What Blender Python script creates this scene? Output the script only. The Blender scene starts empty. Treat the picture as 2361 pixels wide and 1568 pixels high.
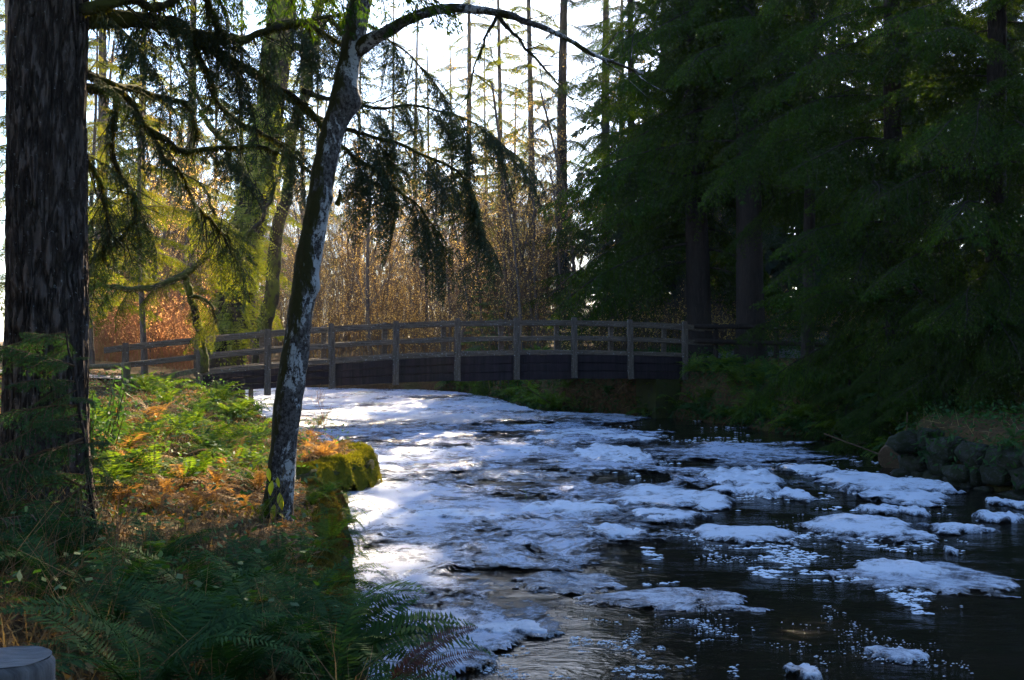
import bpy, math, random
import numpy as np
from mathutils import Vector, Matrix, Euler
R = math.radians
scene = bpy.context.scene
col = scene.collection

# ------------------------------------------------------------------ camera, sky, sun, exposure
CAM_H, F, CX, CY = 2.85, 2532.0, 1180.5, 784.0      # eye height; focal length and centre in picture units (2361 wide)
cam_d = bpy.data.cameras.new('camera'); cam = bpy.data.objects.new('camera', cam_d); col.objects.link(cam)
cam.location = (0, 0, CAM_H); cam.rotation_euler = (R(90), 0, 0)
cam_d.sensor_width = 36.0; cam_d.lens = 36.0 * F / 2361.0
cam_d.clip_start = 0.1; cam_d.clip_end = 3000
cam_d.dof.use_dof = True; cam_d.dof.focus_distance = 16.0; cam_d.dof.aperture_fstop = 8.0
scene.camera = cam
SUN_EL, SUN_AZ = 28.0, 12.0                           # azimuth measured from +Y towards +X
world = bpy.data.worlds.new('World'); scene.world = world; world.use_nodes = True
wn = world.node_tree; bg = wn.nodes['Background']
sky = wn.nodes.new('ShaderNodeTexSky'); sky.sky_type = 'NISHITA'; sky.sun_disc = False
sky.sun_elevation = R(SUN_EL); sky.sun_rotation = R(SUN_AZ); sky.air_density = 1.0; sky.dust_density = 0.5; sky.ozone_density = 4.0
wn.links.new(sky.outputs[0], bg.inputs[0]); bg.inputs[1].default_value = 0.10
sun_d = bpy.data.lights.new('sun', 'SUN'); sun_d.energy = 5.0; sun_d.angle = R(0.53); sun_d.color = (1.0, 0.80, 0.52)
sun = bpy.data.objects.new('sun', sun_d); col.objects.link(sun)
sdir = Vector((math.sin(R(SUN_AZ)) * math.cos(R(SUN_EL)), math.cos(R(SUN_AZ)) * math.cos(R(SUN_EL)), math.sin(R(SUN_EL))))
sun.rotation_euler = sdir.to_track_quat('Z', 'Y').to_euler(); sun.location = (6, 60, 40)
vs = scene.view_settings; vs.view_transform = 'Standard'; vs.look = 'None'; vs.gamma = 1.0; vs.exposure = 2.35; vs.use_curve_mapping = False
scene.render.engine = 'CYCLES'; scene.render.filter_size = 1.0
cy = scene.cycles
cy.max_bounces = 4; cy.diffuse_bounces = 2; cy.glossy_bounces = 2; cy.transmission_bounces = 4; cy.transparent_max_bounces = 8; cy.volume_bounces = 0
cy.sample_clamp_indirect = 6.0; cy.caustics_reflective = False; cy.caustics_refractive = False
cy.use_light_tree = False; cy.use_denoising = True; cy.use_adaptive_sampling = True; cy.adaptive_threshold = 0.015
try:
    cy.denoiser = 'OPENIMAGEDENOISE'; cy.denoising_input_passes = 'RGB_ALBEDO_NORMAL'
except Exception: pass

# ------------------------------------------------------------------ helpers: objects
def tag(o, label=None, cat=None, group=None, kind=None):
    if label: o['label'] = label
    if cat: o['category'] = cat
    if group: o['group'] = group
    if kind: o['kind'] = kind
    return o
def link(name, data, parent=None, loc=None, rot=None, scale=None):
    o = bpy.data.objects.new(name, data); col.objects.link(o)
    if parent is not None: o.parent = parent
    if loc is not None: o.location = loc
    if rot is not None: o.rotation_euler = rot
    if scale is not None: o.scale = (scale,) * 3 if isinstance(scale, (int, float)) else scale
    return o
def empty(name, loc, label, cat, group=None, rz=0):
    o = link(name, None, loc=loc, rot=(0, 0, rz)); o.empty_display_size = 0.2
    return tag(o, label, cat, group)
def P(px, py, Y):
    return np.array([(px - CX) / F * Y, Y, CAM_H - (py - CY) / F * Y])

# ------------------------------------------------------------------ helpers: noise
def _h(ix, iy, iz, seed):
    h = (ix.astype(np.int64) * 374761393 + iy.astype(np.int64) * 668265263 + iz.astype(np.int64) * 2246822519 + seed * 3266489917) & 0xFFFFFFFF
    h = ((h ^ (h >> 13)) * 1274126177) & 0xFFFFFFFF
    h = (h ^ (h >> 16)) & 0xFFFFFF
    return h / float(0xFFFFFF)
def vnoise(p, seed=0):
    p = np.asarray(p, float)
    if p.shape[-1] == 2: p = np.concatenate([p, np.zeros(p.shape[:-1] + (1,))], -1)
    i = np.floor(p).astype(np.int64); f = p - i; f = f * f * (3 - 2 * f)
    out = 0
    for dx in (0, 1):
        for dy in (0, 1):
            for dz in (0, 1):
                w = (f[..., 0] if dx else 1 - f[..., 0]) * (f[..., 1] if dy else 1 - f[..., 1]) * (f[..., 2] if dz else 1 - f[..., 2])
                out = out + w * _h(i[..., 0] + dx, i[..., 1] + dy, i[..., 2] + dz, seed)
    return out
def fbm(p, seed=0, oct=4, gain=0.5):
    p = np.asarray(p, float); s = 0; a = 1; t = 0
    for k in range(oct):
        s = s + a * vnoise(p * (2.03 ** k) + 17.3 * k, seed + k); t += a; a *= gain
    return s / t
def unit(v):
    v = np.asarray(v, float); return v / np.maximum(np.linalg.norm(v, axis=-1, keepdims=True), 1e-9)
def sstep(x, a, b):
    t = np.clip((x - a) / (b - a), 0, 1); return t * t * (3 - 2 * t)

# ------------------------------------------------------------------ helpers: geometry collector
class Geo:
    def __init__(s): s.v = []; s.f = []; s.n = 0
    def add(s, v, f, mat=0, smooth=False):
        v = np.asarray(v, float).reshape(-1, 3); f = np.asarray(f, np.int64)
        s.v.append(v); s.f.append((f + s.n, mat, smooth)); s.n += len(v)
    def quads(s, q, mat=0, smooth=False):
        q = np.asarray(q, float); n = len(q)
        if n: s.add(q.reshape(-1, 3), np.arange(n * 4).reshape(n, 4), mat, smooth)
    def tris(s, q, mat=0):
        q = np.asarray(q, float); n = len(q)
        if n: s.add(q.reshape(-1, 3), np.arange(n * 3).reshape(n, 3), mat)
    def leaves(s, b, d, n, l, w, mat=0, at=0.45):
        """rhombic leaf blades: base b, direction d, normal n, length l, width w"""
        b = np.asarray(b, float); d = unit(d); side = unit(np.cross(d, n))
        l = np.broadcast_to(np.asarray(l, float), (len(b),))[:, None]; w = np.broadcast_to(np.asarray(w, float), (len(b),))[:, None]
        m = b + d * l * at
        s.quads(np.stack([b, m + side * w * .5, b + d * l, m - side * w * .5], 1), mat)
    def sticks(s, a, b, ra, rb, mat=0, k=3):
        a = np.asarray(a, float); b = np.asarray(b, float); n = len(a)
        if not n: return
        ra = np.broadcast_to(np.asarray(ra, float), (n,)); rb = np.broadcast_to(np.asarray(rb, float), (n,))
        d = unit(b - a); ref = np.where(np.abs(d[:, 2:3]) > .9, np.array([[1., 0, 0]]), np.array([[0, 0, 1.]]))
        u = unit(np.cross(d, ref)); w = np.cross(d, u)
        ang = np.arange(k) * 2 * np.pi / k
        off = u[:, None, :] * np.cos(ang)[None, :, None] + w[:, None, :] * np.sin(ang)[None, :, None]
        A = a[:, None] + off * ra[:, None, None]; B = b[:, None] + off * rb[:, None, None]
        V = np.concatenate([A, B], 1)
        base = (np.arange(n) * 2 * k)[:, None, None]; i = np.arange(k); j = (i + 1) % k
        f = base + np.stack([i, j, j + k, i + k], 1)[None]
        s.add(V.reshape(-1, 3), f.reshape(-1, 4), mat, True)
    def tube(s, pts, rad, seg=8, mat=0, disp=None, caps=True):
        pts = np.asarray(pts, float); n = len(pts); rad = np.broadcast_to(np.asarray(rad, float), (n,))
        t = unit(np.gradient(pts, axis=0)); ref = np.array([1., 0, 0]) if abs(t[0][0]) < .8 else np.array([0, 1., 0])
        u = np.zeros_like(pts); cur = unit(ref - t[0] * np.dot(ref, t[0]))
        for i in range(n):
            cur = unit(cur - t[i] * np.dot(cur, t[i])); u[i] = cur
        w = np.cross(t, u); ang = np.arange(seg) * 2 * np.pi / seg
        off = u[:, None] * np.cos(ang)[None, :, None] + w[:, None] * np.sin(ang)[None, :, None]
        r = np.repeat(rad[:, None], seg, 1)
        if disp is not None:
            r = r + disp(pts[:, None] + off * r[..., None], np.broadcast_to(ang[None], r.shape), r)
        V = (pts[:, None] + off * r[..., None]).reshape(-1, 3)
        i = np.arange(seg); j = (i + 1) % seg; b = (np.arange(n - 1) * seg)[:, None, None]
        f = b + np.stack([i, j, j + seg, i + seg], 1)[None]
        s.add(V, f.reshape(-1, 4), mat, True)
        if caps:
            o = s.n - len(V)
            s.v.append(np.stack([pts[0], pts[-1]])); c0 = s.n; s.n += 2
            s.f.append((np.stack([np.full(seg, c0), o + j, o + i], 1), mat, False))
            e = o + (n - 1) * seg
            s.f.append((np.stack([np.full(seg, c0 + 1), e + i, e + j], 1), mat, False))
    def box(s, c, size, rot=None, mat=0):
        x, y, z = np.asarray(size, float) / 2
        v = np.array([[-x, -y, -z], [x, -y, -z], [x, y, -z], [-x, y, -z], [-x, -y, z], [x, -y, z], [x, y, z], [-x, y, z]])
        if rot is not None: v = v @ np.asarray(rot).T
        s.add(v + np.asarray(c), [[0, 3, 2, 1], [4, 5, 6, 7], [0, 1, 5, 4], [1, 2, 6, 5], [2, 3, 7, 6], [3, 0, 4, 7]], mat)
    def grid(s, X, Y, Z, mat=0, mask=None, smooth=True):
        n, m = X.shape; used = np.arange(n * m); V = np.stack([X, Y, Z], -1).reshape(-1, 3)
        idx = np.arange(n * m).reshape(n, m)
        f = np.stack([idx[:-1, :-1], idx[:-1, 1:], idx[1:, 1:], idx[1:, :-1]], -1)
        if mask is not None:
            f = f[mask]
            used, inv = np.unique(f, return_inverse=True); V = V[used]; f = inv.reshape(-1, 4)
        s.add(V, f.reshape(-1, 4), mat, smooth); return used
    def mesh(s, name, mats):
        V = np.concatenate(s.v); me = bpy.data.meshes.new(name)
        loops = np.concatenate([f.ravel() for f, _, _ in s.f]); sizes = np.concatenate([np.full(len(f), f.shape[1]) for f, _, _ in s.f])
        mi = np.concatenate([np.full(len(f), m) for f, m, _ in s.f]); sm = np.concatenate([np.full(len(f), k) for f, _, k in s.f])
        me.vertices.add(len(V)); me.vertices.foreach_set('co', V.astype(np.float32).ravel())
        me.loops.add(len(loops)); me.loops.foreach_set('vertex_index', loops.astype(np.int32))
        me.polygons.add(len(sizes)); me.polygons.foreach_set('loop_start', np.concatenate([[0], np.cumsum(sizes)[:-1]]).astype(np.int32))
        me.polygons.foreach_set('material_index', mi.astype(np.int32)); me.polygons.foreach_set('use_smooth', sm.astype(bool))
        for m in (mats if isinstance(mats, (list, tuple)) else [mats]): me.materials.append(m)
        me.update(); me.validate(); return me
    def obj(s, name, mats, parent=None, **k): return link(name, s.mesh(name, mats), parent, **k)

def spline(pts, n):
    pts = np.asarray(pts, float); m = len(pts)
    d = np.concatenate([[0], np.cumsum(np.linalg.norm(np.diff(pts[:, :3], axis=0), axis=1))]); d /= d[-1]
    t = np.linspace(0, 1, n); out = np.zeros((n, pts.shape[1]))
    k = np.clip(np.searchsorted(d, t, 'right') - 1, 0, m - 2); u = (t - d[k]) / np.maximum(d[k + 1] - d[k], 1e-9); u = u[:, None]
    p0 = pts[np.clip(k - 1, 0, m - 1)]; p1 = pts[k]; p2 = pts[k + 1]; p3 = pts[np.clip(k + 2, 0, m - 1)]
    return .5 * ((2 * p1) + (-p0 + p2) * u + (2 * p0 - 5 * p1 + 4 * p2 - p3) * u * u + (-p0 + 3 * p1 - 3 * p2 + p3) * u ** 3)

# ------------------------------------------------------------------ materials
def newmat(name):
    m = bpy.data.materials.new(name); m.use_nodes = True; nt = m.node_tree; nt.nodes.clear()
    out = nt.nodes.new('ShaderNodeOutputMaterial'); return m, nt, out
def nd(nt, t, props=None, **ins):
    n = nt.nodes.new(t)
    for k, v in (props or {}).items(): setattr(n, k, v)
    for k, v in ins.items():
        key = k.replace('_', ' '); s = n.inputs[int(k[1:])] if k[0] == 'i' and k[1:].isdigit() else n.inputs[key]
        if isinstance(v, bpy.types.NodeSocket): nt.links.new(v, s)
        else: s.default_value = v
    return n
def c4(c): return (c[0], c[1], c[2], 1)
def coords(nt, scale=(1, 1, 1), space='Object'):
    tc = nt.nodes.new('ShaderNodeTexCoord'); mp = nd(nt, 'ShaderNodeMapping', i3=scale); nt.links.new(tc.outputs[space], mp.inputs[0]); return mp.outputs[0]
def noise(nt, vec, scale, detail=4, rough=.55, dist=0.0):
    return nd(nt, 'ShaderNodeTexNoise', Vector=vec, Scale=scale, Detail=detail, Roughness=rough, Distortion=dist).outputs[0]
def ramp(nt, fac, stops):
    n = nt.nodes.new('ShaderNodeValToRGB'); nt.links.new(fac, n.inputs[0]); e = n.color_ramp.elements
    while len(e) < len(stops): e.new(.5)
    for i, (p, c) in enumerate(stops): e[i].position = p; e[i].color = c4(c) if not isinstance(c, (int, float)) else (c, c, c, 1)
    return n.outputs[0]
def mixc(nt, fac, a, b, blend='MIX'):
    n = nt.nodes.new('ShaderNodeMix'); n.data_type = 'RGBA'; n.blend_type = blend
    for s, v in ((n.inputs[0], fac), (n.inputs[6], a), (n.inputs[7], b)):
        if isinstance(v, bpy.types.NodeSocket): nt.links.new(v, s)
        else: s.default_value = c4(v) if isinstance(v, (tuple, list)) and len(v) == 3 else v
    return n.outputs[2]
def math_(nt, op, a, b=0.0):
    n = nt.nodes.new('ShaderNodeMath'); n.operation = op
    for s, v in ((n.inputs[0], a), (n.inputs[1], b)):
        if isinstance(v, bpy.types.NodeSocket): nt.links.new(v, s)
        else: s.default_value = v
    return n.outputs[0]
def bump(nt, h, strength=.5, dist=.02):
    return nd(nt, 'ShaderNodeBump', Strength=strength, Distance=dist, Height=h).outputs[0]
def surf(nt, out, color, rough=.8, normal=None, spec=.3, **k):
    b = nd(nt, 'ShaderNodeBsdfPrincipled', Roughness=rough)
    b.inputs['Specular IOR Level'].default_value = spec
    if isinstance(color, bpy.types.NodeSocket): nt.links.new(color, b.inputs['Base Color'])
    else: b.inputs['Base Color'].default_value = c4(color)
    if normal is not None: nt.links.new(normal, b.inputs['Normal'])
    nt.links.new(b.outputs[0], out.inputs[0]); return b

def leaf_mat(name, c1, c2, trans=.4, gloss=.06, c3=None, scale=.8, tc=None):
    m, nt, out = newmat(name)
    g = nt.nodes.new('ShaderNodeNewGeometry'); rnd = g.outputs['Random Per Island']
    colr = mixc(nt, rnd, c1, c2)
    nz = noise(nt, coords(nt, space='Object'), scale, 2)
    if c3: colr = mixc(nt, ramp(nt, nz, [(.52, 0), (.68, 1)]), colr, c3)
    oi = nt.nodes.new('ShaderNodeObjectInfo'); v = math_(nt, 'MULTIPLY_ADD', oi.outputs['Random'], .5); nt.nodes[-1].inputs[2].default_value = .75
    hsv = nd(nt, 'ShaderNodeHueSaturation', Value=v, Color=colr); colr = hsv.outputs[0]
    d = nd(nt, 'ShaderNodeBsdfDiffuse', Color=colr)
    tcol = mixc(nt, 1.0, colr, tc or (1.5, 1.35, .45), 'MULTIPLY')
    t = nd(nt, 'ShaderNodeBsdfTranslucent', Color=tcol)
    s1 = nd(nt, 'ShaderNodeMixShader', i0=trans); nt.links.new(d.outputs[0], s1.inputs[1]); nt.links.new(t.outputs[0], s1.inputs[2])
    gl = nd(nt, 'ShaderNodeBsdfGlossy', Roughness=.6)
    s2 = nd(nt, 'ShaderNodeMixShader', i0=gloss); nt.links.new(s1.outputs[0], s2.inputs[1]); nt.links.new(gl.outputs[0], s2.inputs[2])
    nt.links.new(s2.outputs[0], out.inputs[0]); return m

def bark_mat(name, dark, light, sc=(9, 9, 1.1), bs=.9, bd=.03, moss=None, mossamt=.5, spots=None):
    m, nt, out = newmat(name); v = coords(nt, sc)
    n1 = noise(nt, v, 1.6, 6, .65, .6); n2 = noise(nt, coords(nt, (1, 1, .6)), 22, 4, .7)
    h = math_(nt, 'ADD', math_(nt, 'ABSOLUTE', math_(nt, 'SUBTRACT', n1, .5)), math_(nt, 'MULTIPLY', n2, .12))
    c = ramp(nt, h, [(.04, dark), (.2, tuple(.5 * (a + b) for a, b in zip(dark, light))), (.34, light)])
    c = mixc(nt, ramp(nt, noise(nt, coords(nt), 1.3, 3), [(.35, 0), (.7, .6)]), c, tuple(a * .55 for a in light))
    if spots: c = mixc(nt, ramp(nt, noise(nt, coords(nt), 30, 2), [(.68, 0), (.74, .8)]), c, spots)
    if moss:
        mm = ramp(nt, noise(nt, coords(nt, (1, 1, .6)), 2.2, 5, .7), [(mossamt, 0), (mossamt + .12, 1)])
        c = mixc(nt, mm, c, moss)
    surf(nt, out, c, .9, bump(nt, h, bs, bd), .15); return m

def plate_bark(name, dark, light, spots):
    m, nt, out = newmat(name); v = coords(nt, (9, 9, 1.7)); w = nd(nt, 'ShaderNodeTexNoise', Vector=v, Scale=.9, Detail=3).outputs['Color']
    vv = nd(nt, 'ShaderNodeVectorMath', {'operation': 'MULTIPLY_ADD'}, i0=w, i1=(2.6, 2.6, 2.2), i2=v).outputs[0]
    e = nd(nt, 'ShaderNodeTexVoronoi', {'feature': 'DISTANCE_TO_EDGE'}, Vector=vv, Scale=1.0).outputs[0]; f = noise(nt, coords(nt, (1, 1, .35)), 38, 5, .7)
    h = math_(nt, 'ADD', ramp(nt, e, [(.0, 0), (.30, .8)]), math_(nt, 'MULTIPLY', f, .7))
    c = ramp(nt, h, [(.35, dark), (.85, tuple(.45 * (a + b) for a, b in zip(dark, light))), (1.0, light)])
    c = mixc(nt, ramp(nt, noise(nt, coords(nt, (1, 1, .4)), 1.7, 4), [(.4, 0), (.7, .55)]), c, tuple(a * .4 for a in light))
    c = mixc(nt, ramp(nt, noise(nt, coords(nt), 26, 3), [(.66, 0), (.72, .85)]), c, spots)
    c = mixc(nt, ramp(nt, noise(nt, coords(nt), 1.1, 5, .7), [(.60, 0), (.70, .8)]), c, (.03, .036, .009))
    surf(nt, out, c, .9, bump(nt, h, 1.0, .06), .15); return m
M = {}
M['fir_bark'] = plate_bark('fir_bark', (.022, .017, .015), (.165, .132, .118), (.28, .29, .30))
M['dark_bark'] = bark_mat('dark_bark', (.012, .009, .008), (.07, .05, .042), (9, 9, 1.2), 1.0, .04)
M['grey_bark'] = bark_mat('grey_bark', (.05, .04, .035), (.20, .155, .13), (9, 9, 1.2), .6, .02)
M['mossy_bark'] = bark_mat('mossy_bark', (.014, .011, .008), (.07, .052, .036), (8, 8, 1.4), 1.0, .05, (.085, .10, .010), .46)
M['limb_bark'] = bark_mat('limb_bark', (.012, .011, .006), (.05, .043, .026), (14, 14, 14), 1.0, .02, (.062, .066, .012), .42)
M['twig'] = bark_mat('twig', (.06, .035, .02), (.24, .15, .085), (6, 6, 6), .2, .01)
M['grey_twig'] = bark_mat('grey_twig', (.07, .055, .048), (.2, .16, .14), (6, 6, 6), .2, .01)
M['red_twig'] = bark_mat('red_twig', (.26, .085, .04), (.5, .24, .11), (3, 3, 3), .1, .01)
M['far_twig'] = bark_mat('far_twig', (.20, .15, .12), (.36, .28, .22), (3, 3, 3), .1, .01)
M['gold_twig'] = bark_mat('gold_twig', (.2, .10, .025), (.42, .25, .07), (3, 3, 3), .1, .01)
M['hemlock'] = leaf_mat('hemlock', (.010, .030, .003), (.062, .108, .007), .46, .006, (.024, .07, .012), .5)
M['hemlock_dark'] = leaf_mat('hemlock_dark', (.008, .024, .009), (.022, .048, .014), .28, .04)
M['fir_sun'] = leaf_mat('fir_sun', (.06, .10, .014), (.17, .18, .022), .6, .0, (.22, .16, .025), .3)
M['young_green'] = leaf_mat('young_green', (.035, .095, .02), (.085, .15, .022), .45, .05, (.15, .16, .025), .6)
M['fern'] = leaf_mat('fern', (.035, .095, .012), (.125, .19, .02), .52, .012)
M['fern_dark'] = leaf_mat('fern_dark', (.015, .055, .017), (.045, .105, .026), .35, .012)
M['fern_dry'] = leaf_mat('fern_dry', (.19, .095, .026), (.42, .25, .065), .5, .03, tc=(1.3, 1.1, .7))
M['fern_brown'] = leaf_mat('fern_brown', (.06, .022, .016), (.14, .05, .032), .3, .04, tc=(1.2, 1.0, .8))
M['moss'] = leaf_mat('moss', (.06, .07, .010), (.17, .16, .02), .4, .0, (.06, .075, .012), 2.5)
M['moss_dark'] = leaf_mat('moss_dark', (.045, .045, .012), (.12, .10, .022), .35, 0, (.09, .05, .02), 2.0)
M['moss_bright'] = leaf_mat('moss_bright', (.14, .19, .014), (.28, .33, .02), .5, .02)
M['sapling'] = leaf_mat('sapling', (.022, .07, .026), (.05, .12, .042), .35, .02)
M['bud'] = leaf_mat('bud', (.50, .33, .10), (.72, .54, .20), .68, .0, tc=(1.25, 1.1, .75))
M['bud_red'] = leaf_mat('bud_red', (.58, .26, .12), (.74, .44, .22), .66, .0, tc=(1.2, 1.05, .8))
M['litter'] = leaf_mat('litter', (.15, .08, .028), (.44, .28, .10), .3, .03, tc=(1.3, 1.0, .6))
M['dry_grass'] = leaf_mat('dry_grass', (.16, .10, .045), (.34, .24, .11), .4, .03, tc=(1.2, 1.1, .7))
M['yellow_leaf'] = leaf_mat('yellow_leaf', (.45, .50, .02), (.6, .55, .02), .5, .05)
M['glossy_leaf'] = leaf_mat('glossy_leaf', (.03, .09, .02), (.07, .15, .03), .4, .05)

def ground_material():
    m, nt, out = newmat('forest_floor'); v = coords(nt)
    a = noise(nt, v, .8, 5, .6); b = noise(nt, v, 9, 5, .7); d = noise(nt, v, 42, 4, .7)
    c = ramp(nt, b, [(.3, (.022, .014, .009)), (.5, (.075, .04, .018)), (.68, (.16, .085, .032))])
    c = mixc(nt, ramp(nt, a, [(.5, 0), (.66, .8)]), c, (.045, .052, .012))
    c = mixc(nt, ramp(nt, d, [(.4, .0), (.75, .45)]), c, (.2, .12, .05))
    surf(nt, out, c, .95, bump(nt, math_(nt, 'ADD', b, math_(nt, 'MULTIPLY', d, .6)), .9, .06), .1); return m
M['ground'] = ground_material()
def wood(name, dark, light, lichen=.5, axis=(3, 3, 22), lc=(.42, .43, .42)):
    m, nt, out = newmat(name); v = coords(nt, axis, 'Object')
    n = noise(nt, v, 2.0, 6, .65, .4); k = noise(nt, coords(nt), 14, 4, .75)
    c = ramp(nt, n, [(.3, dark), (.7, light)])
    if lichen: c = mixc(nt, ramp(nt, k, [(.60, 0), (.68, lichen)]), c, lc)
    surf(nt, out, c, .85, bump(nt, n, .5, .012), .2); return m
M['post_wood'] = wood('post_wood', (.036, .027, .02), (.145, .112, .09), .85, (14, 14, 1.2))
M['rail_wood'] = wood('rail_wood', (.036, .026, .019), (.18, .135, .10), .85, (1.2, 14, 14))
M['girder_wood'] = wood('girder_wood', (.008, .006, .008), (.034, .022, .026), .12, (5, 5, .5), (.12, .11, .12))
M['log_wood'] = wood('log_wood', (.06, .05, .03), (.17, .14, .08), .2, (14, 14, 2))
M['grey_end'] = wood('grey_end', (.07, .068, .07), (.20, .195, .20), 0, (3, 20, 3))
def alder_material():
    m, nt, out = newmat('alder_bark'); n1 = noise(nt, coords(nt, (1, 1, .6)), 2.2, 8, .74, .7); n2 = noise(nt, coords(nt, (1.4, 1.4, 1)), 17, 6, .75); n3 = noise(nt, coords(nt, (1, 1, .3)), 2.1, 6, .72, .4); n4 = noise(nt, coords(nt, (1, 1, 4)), 9, 3, .6)
    c = mixc(nt, ramp(nt, n2, [(.40, 0), (.58, 1)]), (.020, .016, .015), (.13, .12, .115))
    lich = ramp(nt, math_(nt, 'ADD', n1, math_(nt, 'MULTIPLY', n2, .28)), [(.665, 0), (.69, 1)])
    c = mixc(nt, lich, c, mixc(nt, n2, (.26, .27, .28), (.50, .50, .49)))
    c = mixc(nt, ramp(nt, n4, [(.62, 0), (.68, .7)]), c, (.03, .026, .024))
    tc = nt.nodes.new('ShaderNodeNewGeometry'); sp = nd(nt, 'ShaderNodeSeparateXYZ', Vector=tc.outputs['Normal'])
    ms = ramp(nt, math_(nt, 'ADD', n3, math_(nt, 'MULTIPLY', sp.outputs[0], -.12)), [(.49, 0), (.53, 1)])
    c = mixc(nt, ms, c, mixc(nt, n2, (.014, .013, .005), (.055, .052, .012)))
    surf(nt, out, c, .9, bump(nt, math_(nt, 'ADD', n2, n1), .9, .03), .15); return m
M['alder'] = alder_material()
def stone_material(name, c1, c2, moss, amt):
    m, nt, out = newmat(name); v = coords(nt, space='Object')
    a = noise(nt, v, 5, 6, .7); b = noise(nt, v, 24, 4, .7)
    c = ramp(nt, math_(nt, 'MULTIPLY_ADD', b, .4), [(.2, c1), (.8, c2)])
    c = mixc(nt, ramp(nt, b, [(.3, 0), (.75, 1)]), c1, c2)
    c = mixc(nt, ramp(nt, a, [(amt, 0), (amt + .1, 1)]), c, moss)
    surf(nt, out, c, .9, bump(nt, math_(nt, 'ADD', a, b), .8, .03), .2); return m
M['stone'] = stone_material('stone', (.009, .008, .007), (.085, .077, .068), (.018, .022, .007), .42)
M['stone_mossy'] = stone_material('stone_mossy', (.010, .009, .007), (.04, .036, .028), (.036, .040, .007), .36)
def water_material():
    m, nt, out = newmat('river_water'); v = coords(nt, (1.0, 2.0, 1))
    a = noise(nt, v, 1.7, 3, .55, .8); b = noise(nt, coords(nt, (1, 2.6, 1)), 9, 3, .6, .5)
    h = math_(nt, 'ADD', a, math_(nt, 'MULTIPLY', b, .28))
    s = surf(nt, out, (.012, .010, .007), .06, bump(nt, h, .36, .05), .5); s.inputs['IOR'].default_value = 1.33; return m
M['water'] = water_material()
def ice_material(name, rough, gain, bs, white, lace=1.0, spec=.5):
    """torn lacy ice: a stored thickness plus noise decides white crust, grey glaze or open water"""
    m, nt, out = newmat(name); pos = nt.nodes.new('ShaderNodeNewGeometry').outputs['Position']; th = nd(nt, 'ShaderNodeAttribute', {'attribute_name': 'thin'}).outputs['Fac']
    n1 = noise(nt, pos, 1.1, 7, .68, 1.4); n2 = noise(nt, pos, 7.5, 6, .72, .8); n3 = noise(nt, pos, 46, 4, .7, .2)
    rdg = math_(nt, 'SUBTRACT', 1.0, math_(nt, 'ABSOLUTE', math_(nt, 'MULTIPLY', math_(nt, 'SUBTRACT', noise(nt, pos, .75, 5, .6, 1.8), .5), 9.0)))
    w = math_(nt, 'ADD', math_(nt, 'MULTIPLY', th, gain), math_(nt, 'MULTIPLY', math_(nt, 'SUBTRACT', n1, .5), 2.2 * lace))
    w = math_(nt, 'ADD', w, math_(nt, 'MULTIPLY', math_(nt, 'SUBTRACT', n2, .5), 1.7 * lace)); w = math_(nt, 'ADD', w, math_(nt, 'MULTIPLY', math_(nt, 'SUBTRACT', n3, .5), .9 * lace))
    w = math_(nt, 'ADD', w, math_(nt, 'MULTIPLY', math_(nt, 'MAXIMUM', rdg, 0.0), .45 * lace))
    c = ramp(nt, w, [(.05, (.035, .04, .052)), (.28, (.16, .19, .25)), (.5, tuple(.72 * x for x in white)), (.75, white)])
    al = ramp(nt, w, [(.0, 0), (.10, 1)])
    hgt = math_(nt, 'ADD', math_(nt, 'MULTIPLY', n2, .7), math_(nt, 'ADD', math_(nt, 'MULTIPLY', n3, .45), math_(nt, 'MULTIPLY', w, .35)))
    rg_ = ramp(nt, w, [(.1, rough * .45), (.6, rough)])
    b = nd(nt, 'ShaderNodeBsdfPrincipled'); nt.links.new(c, b.inputs['Base Color']); nt.links.new(rg_, b.inputs['Roughness']); b.inputs['Specular IOR Level'].default_value = spec; nt.links.new(bump(nt, hgt, bs, .05), b.inputs['Normal'])
    t = nt.nodes.new('ShaderNodeBsdfTransparent'); mx = nd(nt, 'ShaderNodeMixShader', i0=al); nt.links.new(t.outputs[0], mx.inputs[1]); nt.links.new(b.outputs[0], mx.inputs[2]); nt.links.new(mx.outputs[0], out.inputs[0]); return m
M['snow_ice'] = ice_material('snow_ice', .5, 1.15, .9, (.78, .84, .96), .95)
M['sheet_ice'] = ice_material('sheet_ice', .28, 1.0, .8, (.52, .61, .80), 1.0, .8)
M['plate_ice'] = ice_material('plate_ice', .25, .62, .5, (.60, .68, .82), .7, .8)
m_, nt_, out_ = newmat('slush_ice'); surf(nt_, out_, (.82, .86, .94), .35, None, .5); M['slush'] = m_
M['path'] = stone_material('path_gravel', (.10, .095, .105), (.2, .19, .205), (.12, .1, .09), .6)

# ------------------------------------------------------------------ terrain: two banks and a river
LB = np.array([(-20, 24), (-6, 14), (2, 6.0), (4, 2.4), (5.4, -.2), (7.0, -1.0), (9.3, -1.45), (13, -2.06), (15.5, -2.45), (16.8, -2.95), (18.2, -3.65), (19.0, -3.75), (19.9, -3.2), (21.2, -2.8), (22.5, -2.9), (24, -3.6), (27, -4.8), (31, -6.6), (35, -8.4), (42, -10.2), (55, -13.5), (62, -16), (67, -18.5), (75, -24), (130, -60), (700, -400)], float)
RB = np.array([(-20, 34), (-6, 24), (2, 16), (10, 10.8), (15, 10.0), (19.7, 9.2), (22.8, 8.5), (24.8, 8.2), (27, 8.7), (29.5, 8.9), (31.8, 8.2), (36.3, 7.0), (39.5, 5.6), (41.2, 4.2), (43.2, .9), (46, .2), (52, -.8), (58, -2.6), (61.5, -5), (64, -11), (67, -18), (75, -23.6), (130, -59.6), (700, -399.6)], float)
def xl(y): return np.interp(y, LB[:, 0], LB[:, 1])
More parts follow.
